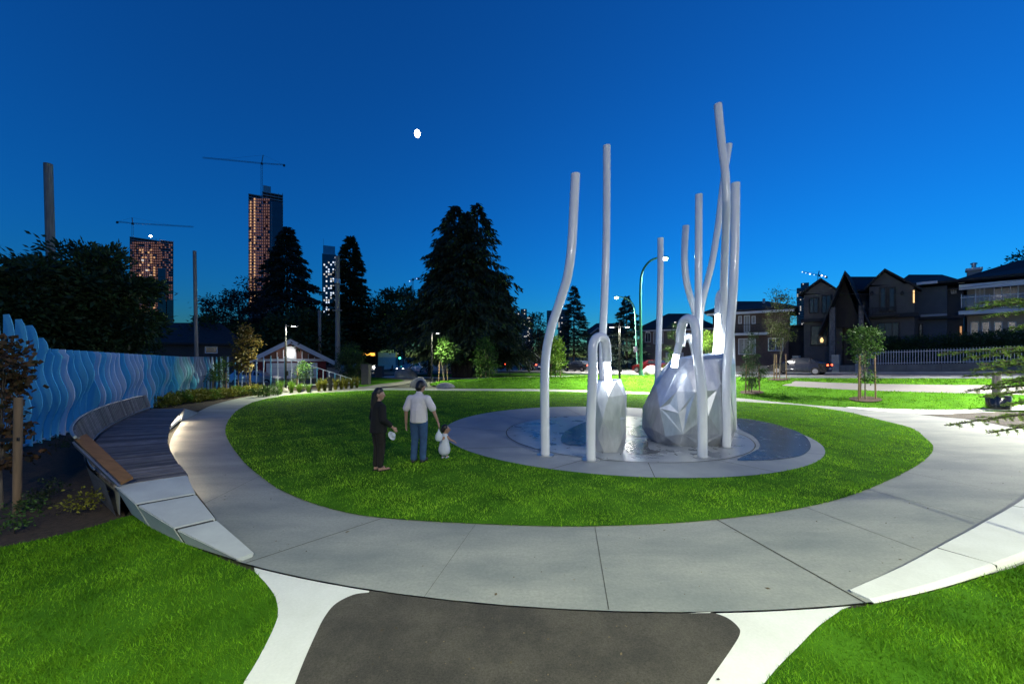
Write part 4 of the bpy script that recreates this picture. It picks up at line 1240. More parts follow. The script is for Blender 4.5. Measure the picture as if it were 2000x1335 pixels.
part('plant_room', M_tconc2, tB, (514, 529, 363, 377, dB + 6, 12)); part('glass_mullion', M_trimw, tB, (530.6, 531.2, 394, 690, dB + 1.0, 0.2))
dC = 340.0
tC = tower('glass_tower', 'pale glass tower between the spruces with scattered lit rooms', dC, 22, 690, [(629, 656, 496, dC)], 4.6, 5,
      [('lit_rooms', M_wall_w, [(632, 655, 505, 640, dC - 0.8, 4.4, 0.24)]), ('lit_rooms', LITC, [(632, 655, 500, 640, dC - 0.8, 4.4, 0.3)])], [(629.5, 656, 497, 690, dC - 0.7)], 9)
part('crown', pmat('pale_glass', (0.22, 0.42, 0.52), 0.2, var=0.1, scale=0.3), tC, (631, 654.5, 480, 496, dC + 2, 14)); part('antenna', M_crane, tC, (631.5, 631.9, 466, 480, dC + 3, 0.3))

def crane(label, d, mast, jib, apex, cw, mat=M_crane, bulbs=None):
    """mast (x, y_top, y_bottom); jib ((x0, y0), (x1, y1)) tip first; apex point; cw: end of the counter-jib"""
    FRM['on'] = False
    b = LP(mast[0], mast[2], d)
    t = thing('tower_crane', label, 'crane', b, 'tower cranes')
    u = d / 778.0
    def lattice(a, bb, w, n, name):
        m = MB(); a, bb = Vector(a), Vector(bb); ax = (bb - a)
        s1 = ax.orthogonal().normalized() * w / 2; s2 = ax.normalized().cross(s1)
        cs = [s1 + s2, s1 - s2, -s1 - s2, -s1 + s2]
        for q in cs: m.bar(a + q, bb + q, 0.22 * u)
        for i in range(n):
            p, r_ = a + ax * i / n, a + ax * (i + 1) / n
            for k in range(4): m.bar(p + cs[k], r_ + cs[(k + 1) % 4], 0.14 * u)
        m.build(name, mat, t)
    top = LP(mast[0], mast[1], d)
    lattice(b, top, 2.6 * u, int(abs(mast[2] - mast[1]) / 4), 'mast')
    lattice(top, LP(*jib, d), 2.0 * u, int(abs(jib[0] - mast[0]) / 5), 'jib')
    lattice(top, LP(*cw, d), 1.8 * u, max(3, int(abs(cw[0] - mast[0]) / 5)), 'counter_jib')
    ap = LP(*apex, d)
    MB().bar(top, ap, 1.2 * u).build('apex', mat, t)
    m = MB(); m.bar(ap, top.lerp(LP(*jib, d), 0.7), 0.18 * u); m.bar(ap, LP(*cw, d), 0.18 * u); m.build('tie_rods', mat, t)
    e = LP(*cw, d)
    MB().box(e + Vector((0, 0, -1.2 * u)), (3.2 * u, 2 * u, 4 * u)).build('counterweight', M_black, t)
    MB().box(top + Vector((1.5 * u, -1.5 * u, -1.5 * u)), (3 * u, 2.5 * u, 3.2 * u)).build('cab', M_black, t)
    for k, (x, y, c, s, rad) in enumerate(bulbs or []):
        MB().lathe(LP(x, y, d - 1), [(0.1 * u, -rad * u), (rad * u, 0), (0.1 * u, rad * u)], 8).build('jib_lamp', glow('jib_lamp_%d' % k, c, s), t)
crane('tower crane beside the unfinished tower with the work light', dA - 6, (259, 436, 640), (378, 443), (258, 425), (229, 433))
crane('tower crane on top of the tallest unfinished tower', dB - 2, (511, 319, 458), (396, 308), (514, 303), (555, 322))
crane('distant tower crane dotted with blue lights above the dark house', 330, (1598, 537, 620), (1566, 530.5), (1600, 529), (1614, 540), pmat('crane_blue', (0.05, 0.12, 0.5), 0.6),
      [(1567, 531, (0.3, 0.45, 1), 5, 1.1), (1574, 533, (0.3, 0.45, 1), 4, 0.9), (1582, 535, (0.45, 0.6, 1), 8, 1.4), (1590, 536.5, (0.3, 0.45, 1), 4, 0.9), (1605, 538, (0.9, 0.85, 1), 8, 1.5), (1612, 540, (1, 0.8, 0.8), 5, 1.0)])
crane('distant tower crane with red lamps above the street trees', 330, (806, 545, 620), (800, 549), (806, 543), (817, 543), M_crane, [(800, 549, (1, 0.15, 0.1), 6, 0.9), (814, 544, (1, 0.15, 0.1), 6, 0.9)])

def condo(label, d, blocks, seed, top=None):
    r = np.random.default_rng(seed)
    t = building('apartment_tower', label, 'tower', (blocks[0][0] + blocks[-1][1]) / 2, d, None, 'far towers')
    wl, sl, wd, li = MB(), MB(), MB(), MB()
    for (x0, x1, yt, yb, dd) in blocks:
        pbox(wl, x0, x1, yt, yb, dd, 18)
        for y in np.arange(yt + 1.5, yb, 3.4):
            pbox(sl, x0 - 0.5, x1 + 0.5, y + 2.4, y + 3.1, dd - 0.8, 1.0)
            for x in np.arange(x0 + 0.8, x1 - 1.6, 2.9):
                q = r.uniform()
                pbox(li if q < 0.11 else wd, x, x + 1.9, y, y + 2.1, dd - 0.1, 0.4)
    wl.build('wall', pmat('condo_wall', (0.16, 0.18, 0.22), 0.8, var=0.1, scale=0.1), t)
    struct(sl.build('balconies', pmat('condo_slab', (0.30, 0.32, 0.36), 0.8), t), 'stuff'); struct(wd.build('windows', M_glassd, t), 'stuff'); struct(li.build('lit_windows', M_wall_w, t), 'stuff')
condo('grey apartment tower with stepped top behind the right side of the cedar', 250, [(969, 990, 630, 690, 251), (990.5, 1016, 610, 690, 250), (1017, 1029, 603, 690, 249), (1029.5, 1041, 618, 690, 252)], 3)
condo('far apartment tower showing between the leftmost pipe and the spruce', 270, [(1068, 1082, 606, 690, 271), (1090, 1112, 604, 690, 270)], 4)
condo('small pale tower block beyond the left gable of the dark house', 300, [(1556, 1568, 562, 690, 300), (1564, 1580, 552, 690, 303)], 6)
condo('faint glass tower seen through the street trees by the signals', 260, [(776, 789, 640, 700, 260)], 8)

FRM['on'] = False
# ---------------------------------------------------------------- trees and plants
M_bark = pmat('bark', (0.045, 0.035, 0.028), 0.95, c2=(0.025, 0.02, 0.016), scale=6, stretch=(3, 3, 0.5), bump=0.8, bscale=20)
M_barkl = pmat('pale_bark', (0.16, 0.13, 0.10), 0.9, var=0.2, scale=8, stretch=(3, 3, 0.6), bump=0.4, bscale=30)
M_stake = pmat('stake_timber', (0.20, 0.13, 0.075), 0.85, var=0.2, scale=6, stretch=(4, 4, 0.5))
L_cedar = leafmat('cedar_leaf', (0.0510, 0.0750, 0.0330), (0.0210, 0.0330, 0.0180))
L_spruce = leafmat('spruce_leaf', (0.0392, 0.0672, 0.0476), (0.0168, 0.0308, 0.0238))
L_dark = leafmat('broad_leaf', (0.0540, 0.0930, 0.0300), (0.0240, 0.0420, 0.0150))
L_plum = leafmat('plum_leaf', (0.0420, 0.0390, 0.0300), (0.0180, 0.0150, 0.0150))
L_hedge = leafmat('hedge_leaf', (0.050, 0.100, 0.028), (0.020, 0.040, 0.014), scale=3)
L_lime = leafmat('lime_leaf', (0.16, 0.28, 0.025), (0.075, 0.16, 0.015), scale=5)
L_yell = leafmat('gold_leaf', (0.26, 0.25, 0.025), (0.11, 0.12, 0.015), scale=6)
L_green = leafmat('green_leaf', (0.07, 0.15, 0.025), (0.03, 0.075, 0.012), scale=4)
L_fall = leafmat('autumn_leaf', (0.22, 0.13, 0.03), (0.085, 0.09, 0.02), scale=4)
L_red = leafmat('red_leaf', (0.13, 0.055, 0.025), (0.05, 0.05, 0.015), scale=8)
L_olive = leafmat('olive_leaf', (0.13, 0.14, 0.045), (0.06, 0.07, 0.022), scale=4)

def unit(v): return v / np.maximum(1e-9, np.linalg.norm(v, axis=1, keepdims=True))
def leaves(pos, axis, ln, wd, r):
    """diamond leaves at pos, pointing along axis"""
    n = len(pos)
    ax = unit(axis)
    side = unit(np.cross(ax, unit(r.normal(size=(n, 3)))))
    ln = np.broadcast_to(np.asarray(ln), (n,))[:, None] * r.uniform(0.7, 1.3, (n, 1)); wd = np.broadcast_to(np.asarray(wd), (n,))[:, None] * r.uniform(0.7, 1.3, (n, 1))
    return np.stack([pos, pos + ax * ln * 0.45 + side * wd / 2, pos + ax * ln, pos + ax * ln * 0.45 - side * wd / 2], 1).reshape(-1, 3)

def broadleaf(name, label, base, h, blobs, n, ll, lw, mat, bark=M_bark, tr=0.2, seed=0, group=None, cl=60, cs=0.35, droop=0.0, stake=None, cat='tree', limbs=9, trunk_top=0.7):
    """blobs: (dx, dy, z, rx, ry, rz) ellipsoids the crown fills, relative to the base"""
    r = np.random.default_rng(seed)
    base = Vector(base)
    t = thing(name, label, cat, base, group)
    cen = []
    vol = np.array([b[3] * b[4] * b[5] for b in blobs]) ** 0.67
    for i, b in enumerate(blobs):
        k = max(4, int(cl * vol[i] / vol.sum()))
        d = unit(r.normal(size=(k, 3))) * (r.uniform(0.15, 1, (k, 1)) ** 0.45)
        cen.append(d * np.array(b[3:6]) + np.array(b[:3]))
    cen = np.concatenate(cen)
    bc = np.array([b[:3] for b in blobs]).mean(0)
    k = len(cen)
    per = r.poisson(n / k, k)
    idx = np.repeat(np.arange(k), per)
    sc_ = cs * (0.6 + 0.8 * r.uniform(size=k))
    off = r.normal(size=(len(idx), 3)) * sc_[idx][:, None] * np.array([1, 1, 0.62])
    pos = cen[idx] + off
    ax = unit(off) * 0.8 + unit(pos - bc) * 0.6 + r.normal(size=pos.shape) * 0.5 + np.array([0, 0, -droop])
    pos = pos[pos[:, 2] > 0.05]; ax = ax[:len(pos)]
    v = leaves(pos, ax, ll, lw, r) + np.array(base)
    link('crown', np_mesh('crown', v, 4), mat, t)
    m = MB()
    top = Vector((bc[0], bc[1], h * trunk_top))
    mid_ = Vector((r.normal(0, 0.02) * h, r.normal(0, 0.02) * h, h * trunk_top * 0.5))
    sp = spline([Vector((0, 0, -0.05)), mid_ * 0.5, mid_, top], 5)
    m.tube([base + p for p in sp], [tr * (1 - 0.75 * i / len(sp)) for i in range(len(sp))], 8)
    for c in cen[r.permutation(k)[:limbs]]:
        c = Vector(c)
        f = r.uniform(0.35, 0.85)
        st = at(sp, f)
        m.tube([base + st, base + st.lerp(c, 0.5) + Vector((0, 0, 0.06 * h * r.uniform(-.3, .6))), base + c], [tr * 0.34, tr * 0.2, tr * 0.06], 5)
    m.build('trunk', bark, t, True)
    if stake:
        for k_, (dx, dy, sh, lean) in enumerate(stake):
            b = base + Vector((dx, dy, -0.05))
            MB().tube([b, b + Vector((lean, 0, sh))], 0.035, 8).build('stake', M_stake, t)
        zz = stake[0][2] * 0.62
        m = MB()
        for (dx, dy, sh, lean) in stake: m.bar(base + Vector((dx + lean * .6, dy, zz)), base + Vector((0, 0, zz)), 0.02, 0.04)
        m.build('tie', M_black, t)
    return t

def conifer(name, label, base, h, rmax, mat, nb, per, ll, lw, seed=0, z0=0.08, pw=0.85, droop=0.35, hang=0.3, tr=0.25, group=None, tops=None, jag=0.25, up=0.0):
    r = np.random.default_rng(seed)
    base = Vector(base)
    t = thing(name, label, 'tree', base, group)
    pos, ax = [], []
    tops = tops or [(0, 0, 1.0, 1.0)]
    br = MB()
    for (tx, ty, th, tw) in tops:
        n_ = int(nb / len(tops))
        for i in range(n_):
            f = (i + r.uniform()) / n_
            z = h * th * (z0 + (1 - z0) * f ** 0.9)
            R = rmax * tw * (1 - f) ** pw * (1 - jag + 2 * jag * r.uniform() ** 1.5) + 0.02 * h * (1 - f * 0.8)
            if f < 0.10: R *= 0.55 + 4.5 * f
            a = r.uniform(0, 2 * math.pi)
            d = np.array([math.cos(a), math.sin(a), 0.0])
            q = int(per * (0.35 + R / rmax))
            s = r.uniform(0.12, 1, q) ** 0.75
            sag = -droop * R * s ** 1.6 + up * R * np.maximum(0, s - 0.55) * 1.2
            p = np.array([tx, ty, z]) + d * (s * R)[:, None] + np.array([0, 0, 1.0]) * sag[:, None]
            lat = np.array([-d[1], d[0], 0]) * (r.normal(0, 0.15, q) * R * (1.15 - s) + r.normal(0, 0.05, q))[:, None]
            p = p + lat + np.stack([np.zeros(q), np.zeros(q), -abs(r.normal(0, 0.5, q)) * hang * ll], 1)
            pos.append(p)
            ax.append(d * 0.8 + unit(lat + 1e-6) * 0.5 + np.array([0, 0, -hang]) + r.normal(0, 0.25, (q, 3)))
            if i % 5 == 0 and R > 0.3 * rmax: br.tube([base + Vector((tx, ty, z)), base + Vector((tx, ty, z)) + Vector(d) * R * 0.7 + Vector((0, 0, -droop * R * 0.5))], [tr * 0.16, tr * 0.03], 4)
    for (tx, ty, th, tw) in tops:
        br.tube([base + Vector((tx * 0.3, ty * .3, -0.1)), base + Vector((tx, ty, h * th * 0.5)), base + Vector((tx, ty, h * th * 0.985))], [tr, tr * 0.55, tr * 0.05], 8)
    v = leaves(np.concatenate(pos), np.concatenate(ax), ll, lw, r) + np.array(base)
    link('crown', np_mesh('crown', v, 4), mat, t)
    br.build('trunk', M_bark, t, True)
    return t

def X(px, d): return (px - CX) / F * d
def gp(px, d, z=None): 
    x = X(px, d)
    return Vector((x, d, float(gz(x, d)) if z is None else z))
def hgt(py, d, z=0.0): return H + (HY - py) / F * d - z

# big twin-topped cedar over the crossing
d = 44.0; b = gp(905, d)
conifer('cedar_tree', 'huge dark twin-topped cedar beyond the lawn left of the pipes', b, hgt(392, d), 6.6, L_cedar, 1100, 60, 0.62, 0.17, 3, z0=0.16, pw=0.74, droop=0.30, hang=0.9, tr=0.5,
        tops=[(-0.9, 0, 0.985, 0.98), (1.55, 0.3, 1.0, 0.86), (-0.2, 1.5, 0.86, 1.0), (3.9, 0.8, 0.62, 0.60), (0.4, -0.6, 0.94, 0.9), (-2.4, 0.4, 0.8, 0.7)], jag=0.34)
m_ = MB()
d = 58.0
conifer('spruce_tree', 'tall dark spruce with drooping layered branches in front of the tallest tower', gp(561, d), hgt(442, d), 6.4, L_spruce, 330, 95, 0.60, 0.20, 5, z0=0.10, pw=0.72, droop=0.42, hang=0.5, tr=0.35, jag=0.32, up=0.2)
d = 56.0
conifer('cypress_tree', 'dark narrow cypress standing beside the pale glass tower', gp(684, d), hgt(462, d), 3.2, L_cedar, 420, 70, 0.5, 0.18, 6, z0=0.08, pw=0.55, droop=0.12, hang=0.2, tr=0.3, jag=0.2)
for i, (px, top, d, w, lab) in enumerate([(1121, 558, 62, 3.5, 'dark green spruce right of the leftmost leaning pipe'), (1224, 578, 58, 3.6, 'dark green spruce behind the two-headed park lamp')]):
    conifer('spruce_tree', lab, gp(px, d), hgt(top, d, float(gz(X(px, d), d))), w, L_spruce, 260, 46, 0.40, 0.14, 20 + i, z0=0.03, pw=0.85, droop=0.28, hang=0.25, tr=0.22, jag=0.22, up=0.3)
d = 50.0
broadleaf('plum_tree', 'dark drooping plum tree left of the tall spruce', gp(462, d), hgt(530, d), [(0, 0, 8.6, 3.4, 2.5, 3.6), (-1.9, 0, 6.8, 2.2, 2, 3.2), (2.3, 0, 7.5, 2.4, 2, 3.0), (0.4, 0, 4.8, 3.4, 2.4, 2.2)], 9000, 0.36, 0.16, L_plum, seed=31, cl=75, cs=0.55, droop=0.7, tr=0.22)
for i, (px, top, d, rx, lab) in enumerate([(735, 566, 60, 4.2, 'dark broad tree between the cypress and the cedar'), (790, 548, 64, 4.2, 'dark leafy street tree close to the left side of the cedar'), (640, 600, 64, 4.5, 'dark tree low behind the spruce and the utility poles'), (700, 610, 66, 4.0, 'dark tree behind the base of the cypress'), (590, 610, 48, 3.6, 'dark tree crown just above the red garage roof'), (520, 620, 50, 3.6, 'dark tree crown left of the red garage roof')]):
    hh = hgt(top, d)
    broadleaf('street_tree', lab, gp(px, d), hh, [(0, 0, hh * 0.66, rx, rx, hh * 0.34), (-rx * .5, 0, hh * .5, rx * .7, rx, hh * .25), (rx * .6, 0, hh * .55, rx * .6, rx, hh * .28)], 11000, 0.45, 0.26, L_dark, seed=40 + i, cl=80, cs=0.65, tr=0.25, group='dark trees beyond the lawn')
d = 46
broadleaf('street_tree', 'dark tree with a slim bare trunk left of the cedar trunks', gp(838, d), hgt(600, d), [(0, 0, 6.2, 3.4, 3, 2.2), (-3, 0, 5.6, 2.4, 2, 1.7)], 5000, 0.42, 0.24, L_dark, seed=52, cl=50, cs=0.6, tr=0.22, group='dark trees beyond the lawn', trunk_top=0.8)
# left mass
d = 21.0
for i, (px, top, d, bl, lab) in enumerate([(165, 475, 20.0, [(0, 0, 5.6, 2.6, 2.2, 2.2), (-1.6, 0, 5.0, 1.6, 1.8, 2.3), (2.0, 0, 4.6, 1.6, 1.8, 2.0), (0.3, 0, 3.6, 3.0, 2.0, 1.8)], 'big dark chestnut-like tree behind the fin fence'),
                                     (20, 478, 17.5, [(0, 0, 5.0, 1.8, 1.8, 1.9), (-1.5, 0, 4.2, 1.6, 1.8, 2.2), (0.8, 0, 3.6, 1.4, 1.6, 1.6)], 'dark tree at the left edge behind the raised end of the fence')]):
    hh = hgt(top, d)
    broadleaf('garden_tree', lab, gp(px, d), hh, bl, 24000 if i == 0 else 14000, 0.30, 0.12, L_dark, seed=60 + i, cl=150 if i == 0 else 90, cs=0.33, tr=0.2, droop=0.15)
d = 30
broadleaf('garden_tree', 'small dark tree right of the slim wooden pole', gp(402, 44), hgt(612, 44), [(0, 0, 4.6, 1.5, 1.5, 2.2)], 1600, 0.32, 0.2, L_dark, seed=66, cl=20, cs=0.4, tr=0.12)
for i, (px, w) in enumerate([(238, 1.0), (262, 1.0), (288, 1.05)]):
    d = 22.5 + i * 0.8
    hh = hgt(640 + i * 3, d)
    broadleaf('hedge_cedar', ('leftmost', 'middle', 'rightmost')[i] + ' of three clipped cedars behind the blue fence', gp(px, d), hh, [(0, 0, hh * 0.55, 0.62, 0.6, hh * 0.46)], 3000, 0.16, 0.05, L_hedge, seed=70 + i, cl=60, cs=0.16, droop=-0.6, tr=0.06, group='clipped cedars behind the fence')
d = 78
broadleaf('street_tree', 'small dark open tree left of the dark spruce by the road', gp(1050, d), hgt(606, d), [(0, 0, 7.6, 2.0, 2, 2.6)], 900, 0.5, 0.24, L_dark, seed=80, cl=22, cs=0.5, tr=0.14, group='dark trees beyond the lawn')
broadleaf('maple_tree', 'dark reddish maple behind the yellow-green young tree', gp(1045, 60), 5.2, [(0, 0, 3.2, 3.2, 2.5, 2.2), (2.2, 0, 2.2, 1.8, 2, 1.6)], 4500, 0.30, 0.2, leafmat('maple_leaf', (0.06, 0.04, 0.016), (0.025, 0.03, 0.012)), seed=81, cl=50, cs=0.5, tr=0.15)
broadleaf('garden_tree', 'dark tree rising over the beige house at the right edge', (X(2010, 44), 44, 1.5), hgt(478, 44, 1.5), [(0, 0, 9.5, 1.9, 2, 3.2), (1.5, 0, 7, 2.4, 2, 3)], 3500, 0.35, 0.14, L_dark, seed=82, cl=40, cs=0.4, tr=0.2)

# young trees on the mound and verges
def young(px, d, top, label, blobs, n, ll, lw, mat, seed, stakes=3, sh=1.5, name='young_tree', droop=0.0, cl=40, cs=0.14, tr=0.035, z=None, bark=M_barkl):
    b = gp(px, d, z)
    hh = hgt(top, d, b.z)
    bl = [(dx, dy, f * hh, rx, rx, rz * hh) for dx, dy, f, rx, rz in blobs]
    st = [(-0.42, -0.1, sh, 0.05), (0.40, -0.12, sh, -0.05), (0.02, 0.3, sh, 0)][:stakes]
    return broadleaf(name, label, b, hh, bl, n, ll, lw, mat, bark, tr, seed, 'young staked trees', cl, cs, droop, st if stakes else None)
young(948, 37.5, 655, 'young green magnolia tree on the mound in front of the cedar trunks', [(0, 0, .55, .95, .42), (0, 0, .3, 1.05, .25)], 2600, 0.2, 0.085, L_green, 101, 3, 1.6, cs=0.18, cl=70)
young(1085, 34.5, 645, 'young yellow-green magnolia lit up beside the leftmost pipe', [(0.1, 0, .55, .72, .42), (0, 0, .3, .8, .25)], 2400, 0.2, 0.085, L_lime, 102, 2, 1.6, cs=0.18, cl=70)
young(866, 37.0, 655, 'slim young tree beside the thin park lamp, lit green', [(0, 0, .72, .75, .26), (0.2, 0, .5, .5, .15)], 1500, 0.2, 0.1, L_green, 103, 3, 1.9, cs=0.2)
young(1522, 26.5, 560, 'vase-shaped young tree with open olive crown beside the road', [(0, 0, .70, .85, .27), (0, 0, .9, .4, .1), (0.05, 0, .5, .6, .14)], 3000, 0.11, 0.05, L_olive, 104, 3, 1.75, cs=0.16, cl=110, tr=0.045)
young(1690, 19.6, 630, 'young tree tied between three tall stakes on the right', [(0, 0, .80, .70, .15), (0.05, 0, .62, .5, .16), (0.1, 0, .3, .24, .12)], 2200, 0.12, 0.06, L_green, 105, 3, 2.25, cs=0.13, cl=80, tr=0.035)
young(1312, 25.5, 622, 'weeping conifer with twisted light green top left of the big boulder', [(0.1, 0, .85, .22, .14), (0, 0, .6, .36, .18), (-0.1, 0, .3, .55, .25)], 2600, 0.12, 0.03, L_green, 106, 0, cs=0.10, droop=1.6, cl=70)
young(1468, 23.6, 632, 'dark weeping conifer with stakes right of the rightmost pipe', [(0.05, 0, .82, .16, .16), (0, 0, .55, .38, .2), (0, 0, .28, .75, .2)], 3000, 0.13, 0.03, L_hedge, 107, 3, 1.75, cs=0.11, droop=1.6, cl=80)
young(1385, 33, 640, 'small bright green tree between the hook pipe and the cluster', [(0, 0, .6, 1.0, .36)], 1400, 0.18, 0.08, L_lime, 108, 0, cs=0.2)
young(480, 24.5, 640, 'young maple turning yellow beside the fin fence', [(0, 0, .74, .62, .26), (-0.2, 0, .5, .5, .14), (0.1, 0, .95, .22, .08)], 1900, 0.15, 0.12, L_fall, 109, 3, 1.5, cs=0.15, cl=60)
young(432, 22.5, 690, 'thin dark young tree left of the yellowing maple', [(0, 0, .62, .34, .32), (-0.3, 0, .5, .25, .2)], 700, 0.12, 0.06, L_green, 110, 2, 1.5, cs=0.12)
young(594, 27.0, 703, 'sparse young tree with a stake in front of the garage door', [(0, 0, .65, .42, .3)], 700, 0.13, 0.07, L_green, 111, 1, 1.7, cs=0.14)
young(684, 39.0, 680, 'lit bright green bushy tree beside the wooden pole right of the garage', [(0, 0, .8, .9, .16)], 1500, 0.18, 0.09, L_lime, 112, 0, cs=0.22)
broadleaf('conical_shrub', 'dark upright conifer beside the wooden pole by the garage', gp(680, 36), 3.6, [(0, 0, 1.8, 0.8, 0.8, 1.8)], 2500, 0.2, 0.06, L_hedge, seed=113, cl=50, cs=0.2, tr=0.06, droop=-0.5, cat='shrub')
broadleaf('street_shrub', 'loose leafy shrub between the wooden pole and the dark gate pillar', gp(697, 37), 3.0, [(0, 0, 1.5, 0.7, 0.7, 1.4)], 1200, 0.2, 0.1, L_dark, seed=114, cl=30, cs=0.2, tr=0.04, cat='shrub')

# shrubs along the path
r_ = np.random.default_rng(9)
hx = np.linspace(312, 500, 15)
for i, px in enumerate(hx):
    f = i / 14
    py = 798 - 26 * f ** 0.8 - 4
    b = GT(px, py + 2)
    s = 0.30 + 0.06 * r_.uniform()
    o = broadleaf('golden_shrub', 'low golden-green shrub, number %d of the row counted from the bench' % (i + 1) if False else ['nearest the bench end', 'second from the bench end', 'third from the bench end', 'fourth from the bench end', 'fifth from the bench end', 'sixth from the bench end', 'seventh from the bench end', 'eighth from the bench end', 'seventh from the lamp end', 'sixth from the lamp end', 'fifth from the lamp end', 'fourth from the lamp end', 'third from the lamp end', 'second from the lamp end', 'nearest the lamp end'][i].join(['low golden-green shrub ', ' of the path-side row']),
                  b, 0.62, [(0, 0, 0.30, 0.44 + s * .3, 0.42, 0.30)], 900, 0.085, 0.055, L_yell if i % 4 != 3 else L_lime, seed=200 + i, cl=40, cs=0.09, tr=0.02, group='golden shrubs along the path', cat='shrub', limbs=4)
for i, (px, py) in enumerate([(506, 775), (521, 774), (534, 772)]):
    broadleaf('round_shrub', ['left', 'middle', 'right'][i] + ' of three round green shrubs at the foot of the single park lamp', GT(px, py), 0.65, [(0, 0, 0.32, 0.45, 0.42, 0.3)], 600, 0.085, 0.05, L_green, seed=230 + i, cl=30, cs=0.09, tr=0.02, group='round shrubs by the lamp', cat='shrub', limbs=4)
def tuft(label, base, h, n, seed, mat, spread=0.25):
    r = np.random.default_rng(seed)
    a = r.uniform(0, 2 * math.pi, n); rr = r.uniform(0, 0.10, n); hh = h * r.uniform(0.6, 1.1, n); ln = r.uniform(0.2, 1, n) * spread
    p = np.stack([np.cos(a) * rr, np.sin(a) * rr, np.zeros(n)], 1); q = p + np.stack([np.cos(a) * ln * .45, np.sin(a) * ln * .45, hh * .65], 1); e = q + np.stack([np.cos(a) * ln * .6, np.sin(a) * ln * .6, hh * .35], 1)
    sd = np.stack([-np.sin(a), np.cos(a), np.zeros(n)], 1) * 0.016
    v = np.stack([p - sd, p + sd, q + sd, q - sd], 1).reshape(-1, 3); v2 = np.stack([q - sd, q + sd, e + sd * .1, e - sd * .1], 1).reshape(-1, 3)
    o = link('grass_tuft', np_mesh('grass_tuft', np.concatenate([v, v2]), 4), mat)
    o.location = base
    return tag(o, label, 'plant', 'ornamental grasses along the fence foot')
spots = [(548, 767), (569, 767), (585, 766), (603, 766), (623, 764), (634, 763), (655, 761), (667, 760), (676, 759), (687, 758), (697, 757)]
names = ['right beside the lamp base', 'just right of the lamp base tuft', 'left of the sparse young tree', 'right of the sparse young tree', 'midway between the young tree and the bollard', 'just left of the bollard', 'just right of the bollard', 'third from the right end', 'fourth from the right end', 'second from the right end', 'at the right end of the row']
for i, (px, py) in enumerate(spots): tuft('yellow-green grass tuft ' + names[i], GT(px, py), 0.85 if i not in (2, 3) else 0.6, 90, 300 + i, L_yell if i > 3 else L_lime, 0.32)
# low plants in the dark bed behind the bench
for i, (px, py, h, lab) in enumerate([(152, 1003, 0.34, 'small yellowish shrub on the mulch near the front lawn'), (95, 975, 0.34, 'small dark shrub on the mulch behind the bench'), (28, 1040, 0.4, 'small green shrub at the foot of the left stake'), (110, 880, 0.4, 'dark low plant by the fence foot near the bench back'), (60, 1000, 0.25, 'tiny dark plant right of the left stake')]):
    broadleaf('bed_shrub', lab, GT(px, py), h, [(0, 0, h * .5, h * .6, h * .6, h * .45)], 260, 0.045, 0.025, (L_yell, L_dark, L_green, L_dark, L_dark)[i], seed=330 + i, cl=26, cs=0.05, tr=0.008, cat='shrub', limbs=8, group='small bed shrubs')

# vine maple at the left edge with its stake
b = Vector((X(2, 6.1), 6.1, 0))
broadleaf('vine_maple', 'reddish vine maple at the left edge tied to a round stake', b, 2.75, [(0.10, 0, 2.25, 0.34, 0.3, 0.42), (-0.1, 0, 1.7, 0.40, 0.3, 0.45), (0.02, 0, 1.15, 0.22, 0.25, 0.3), (0.10, 0.0, 0.75, 0.30, 0.25, 0.14)], 1250, 0.085, 0.075, L_red, M_barkl, 0.03, 350, None, 90, 0.07, 0.3, None, limbs=16)
sp = GT(33, 1000)
s_ = thing('tree_stake', 'round wooden stake standing in the bed at the left edge', 'stake', sp)
MB().tube([sp + Vector((0, 0, -0.05)), P(36, 776, sp.y)], 0.048, 12).build('post', M_stake, s_, True)
MB().bar(P(37, 857, sp.y - 0.03), P(-60, 862, sp.y), 0.02, 0.05).build('tie', M_black, s_)

# hedge on the wall across the road
for i in range(9):
    px = 1728 + i * 36
    dd = 38.4 - i * 1.0
    bz = hgt(692 - i * 0.6, dd)
    broadleaf('wall_hedge', ['leftmost bush', 'second bush from the left', 'third bush from the left', 'fourth bush from the left', 'fifth bush from the left', 'sixth bush from the left', 'seventh bush from the left', 'eighth bush from the left', 'last bush on the right'][i] + ' of the hedge above the white railing',
              Vector((X(px, dd), dd, float(gz(X(px, dd), dd)))), bz + 1.8, [(0, 0, 2.35, 1.35, 0.8, 0.75), (0.3, 0, 1.5, 1.4, .8, .9)], 2200, 0.16, 0.08, L_hedge, seed=400 + i, cl=50, cs=0.2, tr=0.05, group='hedge bushes across the road', cat='hedge')

